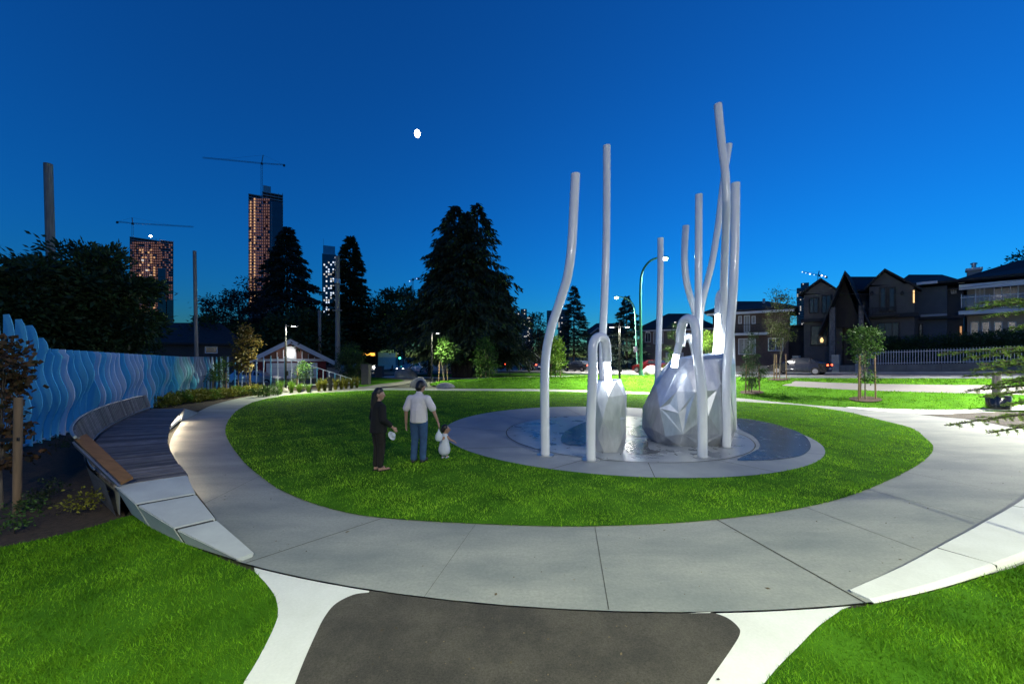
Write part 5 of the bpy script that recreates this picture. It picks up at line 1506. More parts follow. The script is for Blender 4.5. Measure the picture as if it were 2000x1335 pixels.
# fir at the right edge: branches reach into the picture
def fir():
    r = np.random.default_rng(77)
    base = Vector((6.5, 4.3, 0))
    t = thing('young_fir', 'young fir with bright needles reaching in from the right edge', 'tree', base)
    tk = MB(); tk.tube([base, base + Vector((0.02, 0, 1.8)), base + Vector((0, 0, 3.3))], [0.035, 0.028, 0.01], 8)
    pos, ax, tw = [], [], MB()
    def twig(a, b, sag, n, ln=0.026):
        a, b = np.array(a), np.array(b)
        s = r.uniform(0.0, 1, n)
        c = a + (b - a) * s[:, None] + np.array([0, 0, 1]) * (-sag * s ** 2)[:, None]
        dr = (b - a) / np.linalg.norm(b - a)
        sd = np.cross(dr, [0, 0, 1.0]); sd /= np.linalg.norm(sd)
        th = r.uniform(0, 2 * math.pi, n)
        rad = sd * np.cos(th)[:, None] + np.array([0, 0, 1.0]) * (np.sin(th) * 0.75)[:, None]
        pos.append(c); ax.append(rad + dr * 0.75)
        tw.tube([Vector(a), Vector(a + (b - a) * .5 - np.array([0, 0, sag * .25])), Vector(b - np.array([0, 0, sag]))], [0.005, 0.0035, 0.0015], 4)
    tips = [(1905, 592, 4.1), (1890, 604, 4.25), (1925, 618, 4.0), (1930, 596, 4.4), (1835, 690, 3.95), (1880, 700, 4.1), (1900, 722, 4.25), (1915, 712, 3.8), (1880, 735, 4.0), (1915, 775, 4.1), (1845, 830, 3.9), (1930, 845, 4.2), (1945, 815, 4.3), (1975, 640, 4.0), (1950, 745, 3.9), (1920, 755, 4.3), (1890, 762, 4.4), (1960, 790, 4.15), ]
    for px, py, d_ in tips:
        e = P(px, py, d_)
        z0 = e.z + 0.10 - 0.10 * r.uniform()
        a = Vector((base.x, base.y, min(3.1, max(0.6, z0))))
        ctl = spline([a, a.lerp(e, 0.5) + Vector((0, 0, 0.05)), e], 8)
        tk.tube(ctl, [0.014 * (1 - i / len(ctl)) + 0.004 for i in range(len(ctl))], 5)
        L_ = (e - a).length
        main = (e - a).normalized(); side = main.cross(Vector((0, 0, 1))).normalized()
        n = 11
        for k in range(n):
            f = 0.25 + 0.75 * k / n
            p = at(ctl, f)
            for sg in (-1, 1):
                ln = (0.24 * (1 - f) + 0.06) * r.uniform(0.7, 1.15)
                q = p + (main * 0.75 + side * sg * 0.75 + Vector((0, 0, r.normal(0, 0.16)))).normalized() * ln
                twig(p, q, 0.02, int(24 + 260 * ln))
        for k in range(len(ctl) - 3): twig(ctl[k + 2], ctl[k + 3], 0.0, 26)
    v = leaves(np.concatenate(pos), np.concatenate(ax), 0.028, 0.0048, r)
    link('needles', np_mesh('needles', v, 4), leafmat('fir_needle', (0.30, 0.46, 0.06), (0.07, 0.15, 0.03), scale=4.0, island=0.3), t)
    struct(tw.build('twigs', M_barkl, t), 'stuff'); tk.build('trunk', M_bark, t, True)
fir()
# ---------------------------------------------------------------- people
def person(name_label, loc, rz, parts, scale=1.0, group=None):
    t = thing('person', name_label, 'person', loc, group)
    t.rotation_euler = (0, 0, rz); t.scale = (scale,) * 3
    ORG[t.name] = Vector((0, 0, 0))
    made = {}
    for nm, mat, vox, shapes, par in parts:
        bm = bmesh.new()
        for s in shapes:
            p, q, r1, r2 = Vector(s[0]), Vector(s[1]), s[2], s[3]
            fl = s[4] if len(s) > 4 else (1, 1, 1)
            tmp = bmesh.new()
            for c, r in ((p, r1), (q, r2)):
                bmesh.ops.create_icosphere(tmp, subdivisions=2, radius=1, matrix=Matrix.Translation(c) @ Matrix.Diagonal((r * fl[0], r * fl[1], r * fl[2], 1)))
            h = bmesh.ops.convex_hull(tmp, input=tmp.verts)
            bmesh.ops.delete(tmp, geom=list(set(h['geom_interior']) | set(h['geom_unused'])), context='VERTS')
            me = bpy.data.meshes.new('tmp'); tmp.to_mesh(me); tmp.free()
            bm.from_mesh(me); bpy.data.meshes.remove(me)
        me = bpy.data.meshes.new(nm); bm.to_mesh(me); bm.free()
        o = bpy.data.objects.new(nm, me); COL.objects.link(o)
        md = o.modifiers.new('r', 'REMESH'); md.mode = 'VOXEL'; md.voxel_size = vox; md.use_smooth_shade = True
        sm = o.modifiers.new('s', 'SMOOTH'); sm.factor = 0.5; sm.iterations = 3
        dg = bpy.context.evaluated_depsgraph_get()
        m2 = bpy.data.meshes.new_from_object(o.evaluated_get(dg)); m2.name = nm
        o.modifiers.clear(); o.data = m2; bpy.data.meshes.remove(me)
        m2.materials.clear(); m2.materials.append(mat)
        o.parent = made.get(par, t)
        made[nm] = o
    return t
SK = pmat('skin', (0.42, 0.24, 0.17), 0.5, var=0.06, scale=8)
SKd = pmat('skin_shaded', (0.36, 0.20, 0.14), 0.5, var=0.06, scale=8)
HAIR = pmat('dark_hair', (0.012, 0.009, 0.008), 0.45, var=0.3, scale=20)
def hand(w, dr, sz=1.0, side=1):
    """palm, four fingers of different length and a thumb, hanging from wrist w along dr"""
    w, dr = Vector(w), Vector(dr).normalized()
    sd = dr.cross(Vector((1, 0, 0))).normalized() if abs(dr.x) < 0.9 else Vector((0, 1, 0))
    pl = w + dr * 0.085 * sz
    out = [(w, pl, 0.026 * sz, 0.034 * sz, (0.6, 1, 1))]
    for k, l in enumerate((0.070, 0.080, 0.076, 0.060)):
        b = pl + sd * (k - 1.5) * 0.019 * sz
        mid_ = b + dr * l * 0.55 * sz; tip = mid_ + (dr * 0.8 + Vector((0.45 * side, 0, 0))).normalized() * l * 0.5 * sz
        out += [(b, mid_, 0.0095 * sz, 0.009 * sz), (mid_, tip, 0.009 * sz, 0.007 * sz)]
    b = w + dr * 0.03 * sz - sd * 0.026 * sz
    out += [(b, b - sd * 0.028 * sz + dr * 0.04 * sz, 0.012 * sz, 0.010 * sz), (b - sd * 0.028 * sz + dr * 0.04 * sz, b - sd * 0.030 * sz + dr * 0.07 * sz, 0.010 * sz, 0.008 * sz)]
    return out
def head(c, fw, r=0.098):
    """skull, jaw, nose, ears; fw = direction of the face"""
    c, fw = Vector(c), Vector(fw).normalized()
    sd = Vector((fw.y, -fw.x, 0)).normalized()
    return [(c + fw * -0.01, c + fw * 0.012, r, r * 0.97), (c + fw * 0.03 + Vector((0, 0, -0.03)), c + fw * 0.045 + Vector((0, 0, -0.085)), r * 0.72, r * 0.44),
            (c + fw * 0.09 + Vector((0, 0, 0.0)), c + fw * 0.112 + Vector((0, 0, -0.035)), 0.012, 0.017), (c + fw * 0.075 + Vector((0, 0, -0.065)), c + fw * 0.085 + Vector((0, 0, -0.067)), 0.02, 0.018),
            (c + sd * r * 0.95 + Vector((0, 0, 0.0)), c + sd * r * 0.97 + Vector((0, 0, -0.035)), 0.020, 0.014), (c - sd * r * 0.95, c - sd * r * 0.97 + Vector((0, 0, -0.035)), 0.020, 0.014)]

# the man: back to the viewer, left arm hanging, right arm lowered to the child
g = GT(818, 904)
lh, rh = (-0.30, 0.02, 0.83), (0.40, 0.06, 0.90)
man_body = head((0.02, 0.06, 1.63), (0.35, 0.93, 0)) + [((0, 0, 1.40), (0.01, 0.035, 1.58), 0.065, 0.058), ((0, 0, 0.98), (0, 0, 1.30), 0.13, 0.16, (1.15, 0.7, 1)), ((-0.14, 0, 1.40), (0.14, 0, 1.40), 0.07, 0.07),
     ((-0.20, 0, 1.39), (-0.28, -0.02, 1.12), 0.058, 0.045), ((-0.28, -0.02, 1.12), lh, 0.044, 0.028), ((0.20, 0, 1.39), (0.33, -0.02, 1.15), 0.058, 0.045), ((0.33, -0.02, 1.15), rh, 0.044, 0.028),
     ((-0.09, 0, 0.92), (-0.10, 0.03, 0.5), 0.085, 0.055), ((-0.10, 0.03, 0.5), (-0.11, -0.02, 0.08), 0.055, 0.036), ((0.09, 0, 0.92), (0.09, 0.04, 0.5), 0.085, 0.055), ((0.09, 0.04, 0.5), (0.08, 0.02, 0.08), 0.055, 0.036)] + hand(lh, (0.0, 0.05, -1), 1.0, 1) + hand(rh, (0.35, 0.05, -1), 1.0, -1)
SHIRT = pmat('white_shirt', (0.72, 0.66, 0.66), 0.8, var=0.05, scale=8, bump=0.15, bscale=14)
JEANS = pmat('blue_jeans', (0.035, 0.085, 0.19), 0.85, var=0.2, scale=10, bump=0.2, bscale=30)
man = person('man in a white short-sleeved shirt and jeans, back turned, on the dark lawn', Vector((g.x, g.y, 0.02)), -0.15, [
    ('body', SK, 0.009, man_body, None),
    ('shirt', SHIRT, 0.012, [((0, 0, 0.885), (0, 0, 1.15), 0.182, 0.172, (1.08, 0.92, 0.22)), ((0, 0, 1.0), (0, 0, 1.2), 0.165, 0.172, (1.08, 0.85, 1)), ((0, 0, 1.15), (0, 0.0, 1.33), 0.172, 0.178, (1.12, 0.72, 1)), ((-0.15, 0, 1.385), (0.15, 0, 1.385), 0.082, 0.082, (1, 1.1, 1)), ((0, 0.01, 1.40), (0, 0.02, 1.50), 0.085, 0.072),
        ((-0.19, 0, 1.375), (-0.275, -0.015, 1.17), 0.088, 0.082), ((0.19, 0, 1.375), (0.315, -0.015, 1.18), 0.088, 0.082)], None),
    ('trousers', JEANS, 0.012, [((-0.07, 0, 0.88), (0.07, 0, 0.88), 0.12, 0.12, (1, 0.9, 1)), ((-0.09, 0, 0.86), (-0.10, 0.03, 0.48), 0.112, 0.082), ((-0.10, 0.03, 0.48), (-0.11, -0.02, 0.09), 0.082, 0.070), ((0.09, 0, 0.86), (0.09, 0.04, 0.48), 0.112, 0.082), ((0.09, 0.04, 0.48), (0.08, 0.02, 0.09), 0.082, 0.070)], None),
    ('hair', HAIR, 0.009, [((0.015, 0.045, 1.665), (0.02, 0.05, 1.69), 0.104, 0.092), ((0.0, 0.01, 1.62), (0.0, 0.015, 1.57), 0.085, 0.06)], None),
    ('shoes', pmat('dark_shoes', (0.03, 0.03, 0.035), 0.6), 0.01, [((-0.11, -0.05, 0.04), (-0.13, 0.14, 0.035), 0.046, 0.042), ((0.08, -0.01, 0.04), (0.10, 0.18, 0.035), 0.046, 0.042)], None)], 1.0)

# the woman: black top, dark trousers, hair down her back, looking to the right
g = GT(739, 920)
lh2, rh2 = (-0.20, 0.16, 0.86), (0.20, 0.20, 0.86)
wb = head((0.0, 0.02, 1.535), (0.75, 0.66, 0), 0.094) + [((0, 0, 1.32), (0, 0.01, 1.48), 0.055, 0.05), ((0, 0, 0.95), (0, 0, 1.24), 0.12, 0.13, (1.1, 0.75, 1)), ((-0.12, 0, 1.30), (0.12, 0, 1.30), 0.06, 0.06), ((-0.165, 0, 1.29), (-0.21, -0.02, 1.04), 0.05, 0.04), ((-0.21, -0.02, 1.04), lh2, 0.04, 0.026), ((0.165, 0, 1.29), (0.215, -0.01, 1.04), 0.05, 0.04), ((0.215, -0.01, 1.04), rh2, 0.04, 0.026),
     ((-0.075, 0, 0.88), (-0.07, 0.02, 0.46), 0.085, 0.05), ((-0.07, 0.02, 0.46), (-0.07, -0.02, 0.06), 0.05, 0.032), ((0.075, 0, 0.88), (0.07, 0.03, 0.46), 0.085, 0.05), ((0.07, 0.03, 0.46), (0.07, 0.0, 0.06), 0.05, 0.032),
     ((-0.07, -0.03, 0.035), (-0.06, 0.15, 0.028), 0.034, 0.030, (1, 1, 0.7)), ((0.07, -0.01, 0.035), (0.09, 0.17, 0.028), 0.034, 0.030, (1, 1, 0.7))] + hand(lh2, (0.0, 0.4, -1), 0.9, 1) + hand(rh2, (0.1, 0.6, -0.6), 0.9, -1)
BLK = pmat('black_cloth', (0.006, 0.006, 0.007), 0.9, var=0.2, scale=10)
woman = person('woman in black top and dark trousers with long dark hair, standing left of the man', Vector((g.x, g.y, 0.02)), -0.75, [
    ('body', SK, 0.009, wb, None),
    ('top', BLK, 0.012, [((0, 0, 0.78), (0, 0, 1.05), 0.19, 0.165, (1.02, 0.88, 0.22)), ((0, 0, 0.95), (0, 0, 1.1), 0.165, 0.16, (1.02, 0.8, 1)), ((0, 0, 1.05), (0, 0.0, 1.25), 0.160, 0.155, (1.08, 0.80, 1)), ((-0.13, 0, 1.29), (0.13, 0, 1.29), 0.072, 0.072, (1, 1.15, 1)), ((0, 0, 1.30), (0, 0.0, 1.36), 0.08, 0.066),
        ((-0.16, 0, 1.285), (-0.21, -0.02, 1.04), 0.074, 0.066), ((-0.21, -0.02, 1.04), (-0.20, 0.12, 0.92), 0.064, 0.055), ((0.16, 0, 1.285), (0.215, -0.01, 1.04), 0.074, 0.066), ((0.215, -0.01, 1.04), (0.205, 0.14, 0.92), 0.064, 0.055)], None),
    ('trousers', pmat('dark_trousers', (0.013, 0.010, 0.009), 0.9, var=0.2, scale=10), 0.012, [((-0.05, 0, 0.86), (0.05, 0, 0.86), 0.135, 0.135, (1, 0.85, 1)), ((-0.08, 0, 0.82), (-0.07, 0.02, 0.45), 0.108, 0.078), ((-0.07, 0.02, 0.45), (-0.07, -0.02, 0.12), 0.078, 0.062), ((0.08, 0, 0.82), (0.07, 0.03, 0.45), 0.108, 0.078), ((0.07, 0.03, 0.45), (0.07, 0.0, 0.12), 0.078, 0.062)], None),
    ('hair', HAIR, 0.009, [((-0.01, 0.005, 1.565), (0.0, 0.015, 1.59), 0.102, 0.090), ((-0.035, -0.03, 1.53), (-0.055, -0.06, 1.33), 0.085, 0.075), ((-0.055, -0.06, 1.33), (-0.05, -0.075, 1.22), 0.07, 0.035)], None),
    ('sandals', pmat('sandal_sole', (0.02, 0.015, 0.012), 0.8), 0.008, [((-0.07, -0.05, 0.008), (-0.06, 0.17, 0.008), 0.042, 0.042, (1, 1, 0.25)), ((0.07, -0.03, 0.008), (0.09, 0.19, 0.008), 0.042, 0.042, (1, 1, 0.25)), ((-0.09, 0.09, 0.02), (-0.04, 0.09, 0.06), 0.012, 0.012), ((0.05, 0.11, 0.02), (0.11, 0.11, 0.05), 0.012, 0.012)], None)], 1.0)
hp = P(766, 850, g.y - 0.02)
hat = MB().lathe((0, 0, 0), [(0.02, 0.10), (0.08, 0.09), (0.095, 0.03), (0.10, 0.0), (0.17, -0.012), (0.172, -0.02), (0.10, -0.012), (0.02, -0.01)], 20)
ho = hat.build('sun_hat', pmat('white_straw', (0.5, 0.52, 0.55), 0.8), None, True)
ho.scale = (0.56,) * 3; ho.location = hp; ho.rotation_euler = (0.55, 0.95, 0.3); tag(ho, 'white sun hat held in the hand of the woman in black', 'hat')

# the toddler in a pale dress
g = GT(868, 896)
lh3, rh3 = (-0.15, 0.02, 0.70), (0.22, 0.06, 0.40)
tb = head((0.02, 0.02, 0.70), (0.8, 0.6, 0), 0.078) + [((0, 0, 0.50), (0.01, 0.01, 0.64), 0.04, 0.036), ((0, 0, 0.32), (0, 0, 0.50), 0.085, 0.075), ((-0.07, 0, 0.53), (-0.13, 0, 0.60), 0.028, 0.024), ((-0.13, 0, 0.60), lh3, 0.024, 0.018), ((0.07, 0, 0.53), (0.13, 0.02, 0.45), 0.028, 0.024), ((0.13, 0.02, 0.45), rh3, 0.024, 0.018),
     ((-0.04, 0, 0.30), (-0.045, 0.02, 0.16), 0.045, 0.034), ((-0.045, 0.02, 0.16), (-0.045, 0, 0.03), 0.034, 0.024), ((0.04, 0, 0.30), (0.05, 0.03, 0.16), 0.045, 0.034), ((0.05, 0.03, 0.16), (0.05, 0.02, 0.03), 0.034, 0.024)] + hand(lh3, (0, 0, 1), 0.5, 1) + hand(rh3, (0.6, 0.2, -0.6), 0.5, 1)
person('toddler in a pale dress beside the man at the edge of the fountain plaza', Vector((g.x, g.y, 0.02)), -0.25, [
    ('body', SK, 0.007, tb, None),
    ('dress', pmat('pale_dress', (0.62, 0.64, 0.72), 0.85, var=0.06, scale=10, bump=0.15, bscale=25), 0.009, [((0, 0, 0.20), (0, 0, 0.38), 0.150, 0.112, (1, 0.85, 1)), ((0, 0, 0.38), (0, 0, 0.52), 0.10, 0.082, (1, 0.85, 1)), ((-0.05, 0, 0.545), (0.05, 0, 0.545), 0.042, 0.042)], None),
    ('hair', HAIR, 0.008, [((0.005, 0.0, 0.725), (0.01, 0.005, 0.74), 0.084, 0.074), ((-0.02, -0.03, 0.69), (-0.02, -0.03, 0.66), 0.06, 0.05)], None),
    ('shoes', pmat('pale_shoes', (0.4, 0.42, 0.48), 0.7), 0.008, [((-0.045, -0.01, 0.02), (-0.04, 0.07, 0.02), 0.028, 0.026), ((0.05, 0.0, 0.02), (0.06, 0.08, 0.02), 0.028, 0.026)], None)], 0.95)
bag = MB().lathe(P(857, 850, 8.75), [(0.008, 0.14), (0.02, 0.10), (0.07, 0.02), (0.085, -0.05), (0.06, -0.11), (0.02, -0.125)], 14)
bo = bag.build('cloth_bag', pmat('pale_cloth', (0.62, 0.66, 0.72), 0.85, var=0.08, bump=0.3, bscale=20), None, True)
tag(bo, 'small white cloth bag hanging from the man\'s right hand beside the toddler', 'bag')

# ---------------------------------------------------------------- wooden poles
M_pole = pmat('pole_timber', (0.34, 0.31, 0.27), 0.95, c2=(0.17, 0.155, 0.14), scale=3, stretch=(6, 6, 0.35), bump=0.7, bscale=14)
def wpole(label, d, top, bot, r):
    b = P(*bot, d); b.z = float(gz(b.x, b.y)) - 0.1
    t = thing('wooden_pole', label, 'pole', b, 'bare wooden poles')
    tp = P(*top, d)
    MB().tube([b.lerp(tp, i / 6) for i in range(7)], [r * (1 - 0.10 * i / 6) for i in range(7)], 14).build('shaft', M_pole, t, True)
    return t
wpole('thick bare wooden pole rising above the big tree on the left', 22.0, (94, 320), (107, 690), 0.205)
wpole('slim bare wooden pole behind the fence right of the unfinished tower', 28.5, (380, 490), (385, 740), 0.125)
p3 = wpole('tall wooden utility pole right of the red garage', 41.0, (659, 500), (660, 752), 0.24)
MB().lathe(P(659, 549, 40.9), [(0.30, -0.22), (0.30, 0.22), (0.1, 0.26)], 12).build('collar', M_galv, p3)
MB().bar(P(650, 606, 40.7), P(668, 606, 40.7), 0.12).build('cross_arm', M_pole, p3)
wpole('shorter grey wooden pole behind the red garage roof', 46.0, (624, 606), (625, 740), 0.19)
p5 = wpole('pale wooden pole beside the green townhouse', 75.0, (999, 638), (1001, 726), 0.2)

# bollard, pillars, boulders, bin
b = GT(645, 763)
bo = thing('bollard', 'low black bollard light among the grasses by the fence end', 'bollard', b)
MB().lathe(b, [(0.12, 0), (0.12, 0.80), (0.13, 0.82), (0.13, 0.95), (0.10, 1.0)], 14).build('post', M_black, bo, True)
MB().lathe(b, [(0.085, 0.78), (0.085, 0.83)], 12).build('lens', pmat('frosted', (0.5, 0.5, 0.5), 0.5), bo)
M_pil = pmat('dark_stone_block', (0.05, 0.05, 0.055), 0.8, var=0.2, scale=2)
def pillar(px, d, w, top, label):
    b = gp(px, d); h = hgt(top, d, b.z)
    t = thing('gate_pillar', label, 'pillar', b, 'dark gate pillars')
    MB().box(b + Vector((0, 0, h / 2 - 0.03)), (w, w, h)).build('shaft', M_pil, t)
    MB().box(b + Vector((0, 0, h)), (w + 0.08, w + 0.08, 0.09)).build('cap', M_pil, t)
pillar(715, 33.5, 0.60, 712, 'tall dark stone pillar at the left side of the walk')
pillar(741, 46.0, 0.80, 715, 'grey stone pillar left of the walk, farther away')
def stone(label, loc, sx, sy, sz, seed, mat=None):
    r = np.random.default_rng(seed)
    bm = bmesh.new(); bmesh.ops.create_icosphere(bm, subdivisions=3, radius=1)
    ks = r.normal(size=(6, 3)); ph = r.uniform(0, 6, 6)
    for v in bm.verts:
        f = 1 + 0.09 * sum(math.sin(2.0 * float(np.dot(k, v.co)) + p) for k, p in zip(ks, ph)) / 1.5
        v.co = Vector((v.co.x * sx * f, v.co.y * sy * f, max(-0.25, v.co.z) * sz * f))
    for f in bm.faces: f.smooth = True
    me = bpy.data.meshes.new('boulder'); bm.to_mesh(me); bm.free()
    o = link('boulder', me, mat or pmat('boulder_stone', (0.38, 0.37, 0.34), 0.9, c2=(0.22, 0.21, 0.19), scale=2.5, bump=0.4, bscale=8)); o.location = loc
    return tag(o, label, 'boulder', 'landscape boulders')
stone('long flat pale boulder lying on the mound beside the lawn', GT(868, 757), 0.72, 0.5, 0.36, 1)
stone('pale boulder behind the head of the man', GT(819, 754), 0.62, 0.5, 0.62, 2); stone('light rounded boulder topmost behind the head of the man', GT(811, 752), 0.42, 0.4, 0.5, 7)
stone('big grey boulder beside the far end of the asphalt walk', on(-12.2, 45.5), 1.15, 0.8, 0.95, 3)
stone('grey boulder low behind the big steel boulder', on(X(1276, 34), 34), 1.0, 0.7, 0.75, 4)
stone('pale boulder at the foot of the single park lamp', GT(543, 766), 0.62, 0.4, 0.5, 5); stone('low pale boulder under the yellowing maple', GT(462, 771), 0.6, 0.4, 0.34, 6)
b = GT(1950, 799)
bi = thing('black_bin', 'shiny black cylindrical bin on the pale paving under the fir branches', 'bin', b)
MB().lathe(b, [(0.36, 0.02), (0.36, 0.52), (0.34, 0.55)], 24).build('drum', pmat('black_gloss', (0.01, 0.01, 0.012), 0.15, coat=0.5), bi, True)
MB().lathe(b + Vector((0, 0, 0.55)), [(0.345, 0.0), (0.345, 0.025), (0.05, 0.03)], 24).build('lid', M_black, bi)
MB().lathe(b, [(0.44, -0.01), (0.44, 0.02), (0.36, 0.021)], 24).build('foot_ring', M_flange, bi)
MB().tube([b + Vector((0.05, 0.1, 0.5)), b + Vector((0.05, 0.1, 1.5))], 0.13, 14).build('post', pmat('grey_post', (0.15, 0.13, 0.13), 0.5), bi)

# mulch rings and paving stone in the back lawn
for (px, d) in ((1690, 19.6), (1522, 26.5), (1468, 23.6)):
    c = gp(px, d)
    sheet('tree_pit', [(c.x + 0.62 * math.cos(a), c.y + 0.62 * math.sin(a)) for a in np.linspace(0, 2 * math.pi, 25)[:-1]], M_mulch, 0.05, 0.3)

# ---------------------------------------------------------------- wall, white railing across the road
wl = off(RD, 14.2)
def along(line, s0):
    L_ = 0
    for a, b_ in zip(line, line[1:]):
        a, b_ = Vector(a), Vector(b_); l = (b_ - a).length
        if L_ + l >= s0: return a.lerp(b_, (s0 - L_) / l), (b_ - a).normalized()
        L_ += l
    return Vector(line[-1]), (b_ - a).normalized()
def s_px(px):
    return min(np.arange(30, 110, 0.1), key=lambda q: abs(CX + F * along(wl, q)[0].x / max(1.0, along(wl, q)[0].y) - px))
w0, w1 = s_px(2090), s_px(1440)
cw = along(wl, s_px(1800))[0]
t = thing('garden_wall', 'low grey concrete garden wall across the road', 'wall', on(cw.x, cw.y))
m = MB()
for s in np.arange(w0, w1, 2.0):
    a, tg = along(wl, s); b_, _ = along(wl, s + 1.985)
    n = Vector((-tg.y, tg.x)) * 0.1; za, zb = float(gz(a.x, a.y)), float(gz(b_.x, b_.y))
    MB().prism([(a.x - n.x, a.y - n.y, za), (b_.x - n.x, b_.y - n.y, zb), (b_.x + n.x, b_.y + n.y, zb), (a.x + n.x, a.y + n.y, za)], -0.2, 0.62).build('wall_panel', pmat('wall_concrete', (0.20, 0.19, 0.165), 0.9, var=0.2, scale=1.5, bump=0.3, bscale=10), t)
for s in (s_px(1556), s_px(1632), s_px(1680)):
    a, tg = along(wl, s); z = float(gz(a.x, a.y))
    MB().box((a.x, a.y, z + 0.75), (0.55, 0.55, 1.7), math.atan2(tg.y, tg.x)).build('wall_pier', pmat('pier_concrete', (0.36, 0.35, 0.31), 0.9, var=0.15), t)
t = thing('white_railing', 'white picket railing standing on the garden wall across the road', 'railing', on(cw.x, cw.y, 0.6))
pk = MB().box((0, 0, 0.62), (0.035, 0.035, 1.2)).mesh('picket'); pk.materials.append(M_trimw)
R0, R1 = s_px(2080), s_px(1692)
for s in np.arange(R0, R1, 0.165):
    a, tg = along(wl, s)
    o = bpy.data.objects.new('picket', pk); COL.objects.link(o); o.parent = t
    o.location = Vector((a.x, a.y, float(gz(a.x, a.y)) + 0.62)) - ORG[t.name]; o.rotation_euler = (0, 0, math.atan2(tg.y, tg.x))
for zz in (0.75, 1.68):
    m = MB()
    ss = np.arange(R0, R1 + 0.2, 1.0)
    for s0, s1 in zip(ss, ss[1:]):
        a, b_ = along(wl, s0)[0], along(wl, s1)[0]
        m.bar((a.x, a.y, float(gz(a.x, a.y)) + zz), (b_.x, b_.y, float(gz(b_.x, b_.y)) + zz), 0.04)
    m.build('rail', M_trimw, t)

# ---------------------------------------------------------------- vehicles
M_tyre = pmat('tyre', (0.015, 0.015, 0.015), 0.9)
M_rim = pmat('rim', (0.35, 0.35, 0.36), 0.35, metal=0.8)
TAIL = glow('tail_lamp', (1.0, 0.06, 0.02), 14)
HEADL = glow('head_lamp', (1.0, 0.95, 0.85), 30)
def car(label, loc, rz, paint, kind='car', lit=True, hatch=False):
    t = thing('car', label, 'car', (0, 0, 0), 'cars on the road' if lit else None)
    secs = [(-2.15, .72, .42, .80, .80, .62), (-2.05, .84, .28, .98, 1.0, .74), (-1.55, .89, .24, 1.0, 1.12 if not hatch else 1.40, .72), (-0.95, .90, .22, 1.0, 1.42, .66), (0.1, .90, .22, .98, 1.46, .66), (0.75, .90, .22, .96, 1.20, .68), (1.05, .90, .22, .94, 1.00, .74), (1.7, .88, .24, .86, .90, .74), (2.1, .80, .28, .72, .74, .66), (2.22, .66, .36, .62, .62, .55)]
    m = MB(); k = 6; rows = []
    for x, w, zb, zl, zt, wt in secs: rows.append([(x, -w, zb), (x, -w, zl), (x, -wt, zt), (x, wt, zt), (x, w, zl), (x, w, zb)])
    for A, B in zip(rows, rows[1:]): m.add(A + B, [(i, k + i, k + (i + 1) % k, (i + 1) % k) for i in range(k)])
    m.add(rows[0], [tuple(range(k))]); m.add(rows[-1], [tuple(range(k - 1, -1, -1))])
    me = m.mesh('body', True)
    link('body', me, paint, t)
    def lerp(i, f, sx):
        a, b = rows[i], rows[i]
        p, q = Vector(rows[i][1]), Vector(rows[i][2]); v = p.lerp(q, f); v.y = v.y * 1.0 - 0.006
        return Vector((v.x, v.y * sx * -1 if sx > 0 else v.y, v.z))
    for sx in (-1, 1):
        g_ = MB()
        for i, j in ((2, 3), (3, 4), (4, 5)):
            a, b, c, d_ = lerp(i, .12, sx), lerp(j, .12, sx), lerp(j, .9, sx), lerp(i, .9, sx)
            a.x += .06; d_.x += .06; b.x -= .06; c.x -= .06
            g_.quad(a, b, c, d_)
        g_.build('side_window', M_glassd, t)
    def cross(i, j, f0, f1):
        a, b = Vector(rows[i][2]).lerp(Vector(rows[j][2]), f0), Vector(rows[i][2]).lerp(Vector(rows[j][2]), f1)
        a.y *= .9; b.y *= .9
        n = Vector((0, 0, .008)) + Vector((-.01 if i < 4 else .01, 0, 0))
        return MB().quad(a + n, b + n, Vector((b.x, -b.y, b.z)) + n, Vector((a.x, -a.y, a.z)) + n)
    cross(2, 3, .05, .95).build('rear_window', M_glassd, t); cross(4, 6, .05, .80).build('windscreen', M_glassd, t)
    for x in (-1.35, 1.38):
        for s in (-1, 1):
            wv = MB().lathe((0, 0, 0), [(0.20, -0.10), (0.31, -0.11), (0.33, -0.07), (0.33, 0.07), (0.31, 0.11), (0.20, 0.10)], 20)
            wv.v = [(x + v[0], s * 0.83 + v[2], 0.33 + v[1]) for v in wv.v]
            wo = wv.build('wheel', M_tyre, t, True)
            rm = MB().lathe((0, 0, 0), [(0.04, -0.115), (0.2, -0.112), (0.2, 0.112), (0.04, 0.115)], 16); rm.v = [(x + v[0], s * 0.83 + v[2], 0.33 + v[1]) for v in rm.v]
            rm.build('rim', M_rim, wo)
    for s in (-1, 1):
        MB().box((-2.10, s * .66, .84), (0.10, .26, .13)).build('tail_lamp', TAIL if lit else pmat('tail_off', (0.3, 0.01, 0.01), 0.3), t)
        MB().box((2.13, s * .55, .62), (0.12, .24, .11)).build('headlamp', HEADL if lit else M_glassd, t)
        MB().box((0.62, s * .98, 1.0), (0.10, .16, .11)).build('mirror', paint, t)
    MB().box((-2.16, 0, .55), (0.03, .5, .12)).build('number_plate', M_trimw, t)
    t.location = loc; t.rotation_euler = (0, 0, rz)
    return t
def on_road(px, lane):
    """ground point of a lane (metres from the near kerb) in photo column px"""
    line = off(RD, lane); best = None
    for a, b_ in zip(dense(line, 60), dense(line, 60)[1:]):
        if a[1] > 5:
            e = abs(CX + F * a[0] / a[1] - px)
            if best is None or e < best[0]: best = (e, a, math.atan2(b_[1] - a[1], b_[0] - a[0]))
    return on(best[1][0], best[1][1], 0.01), best[2]
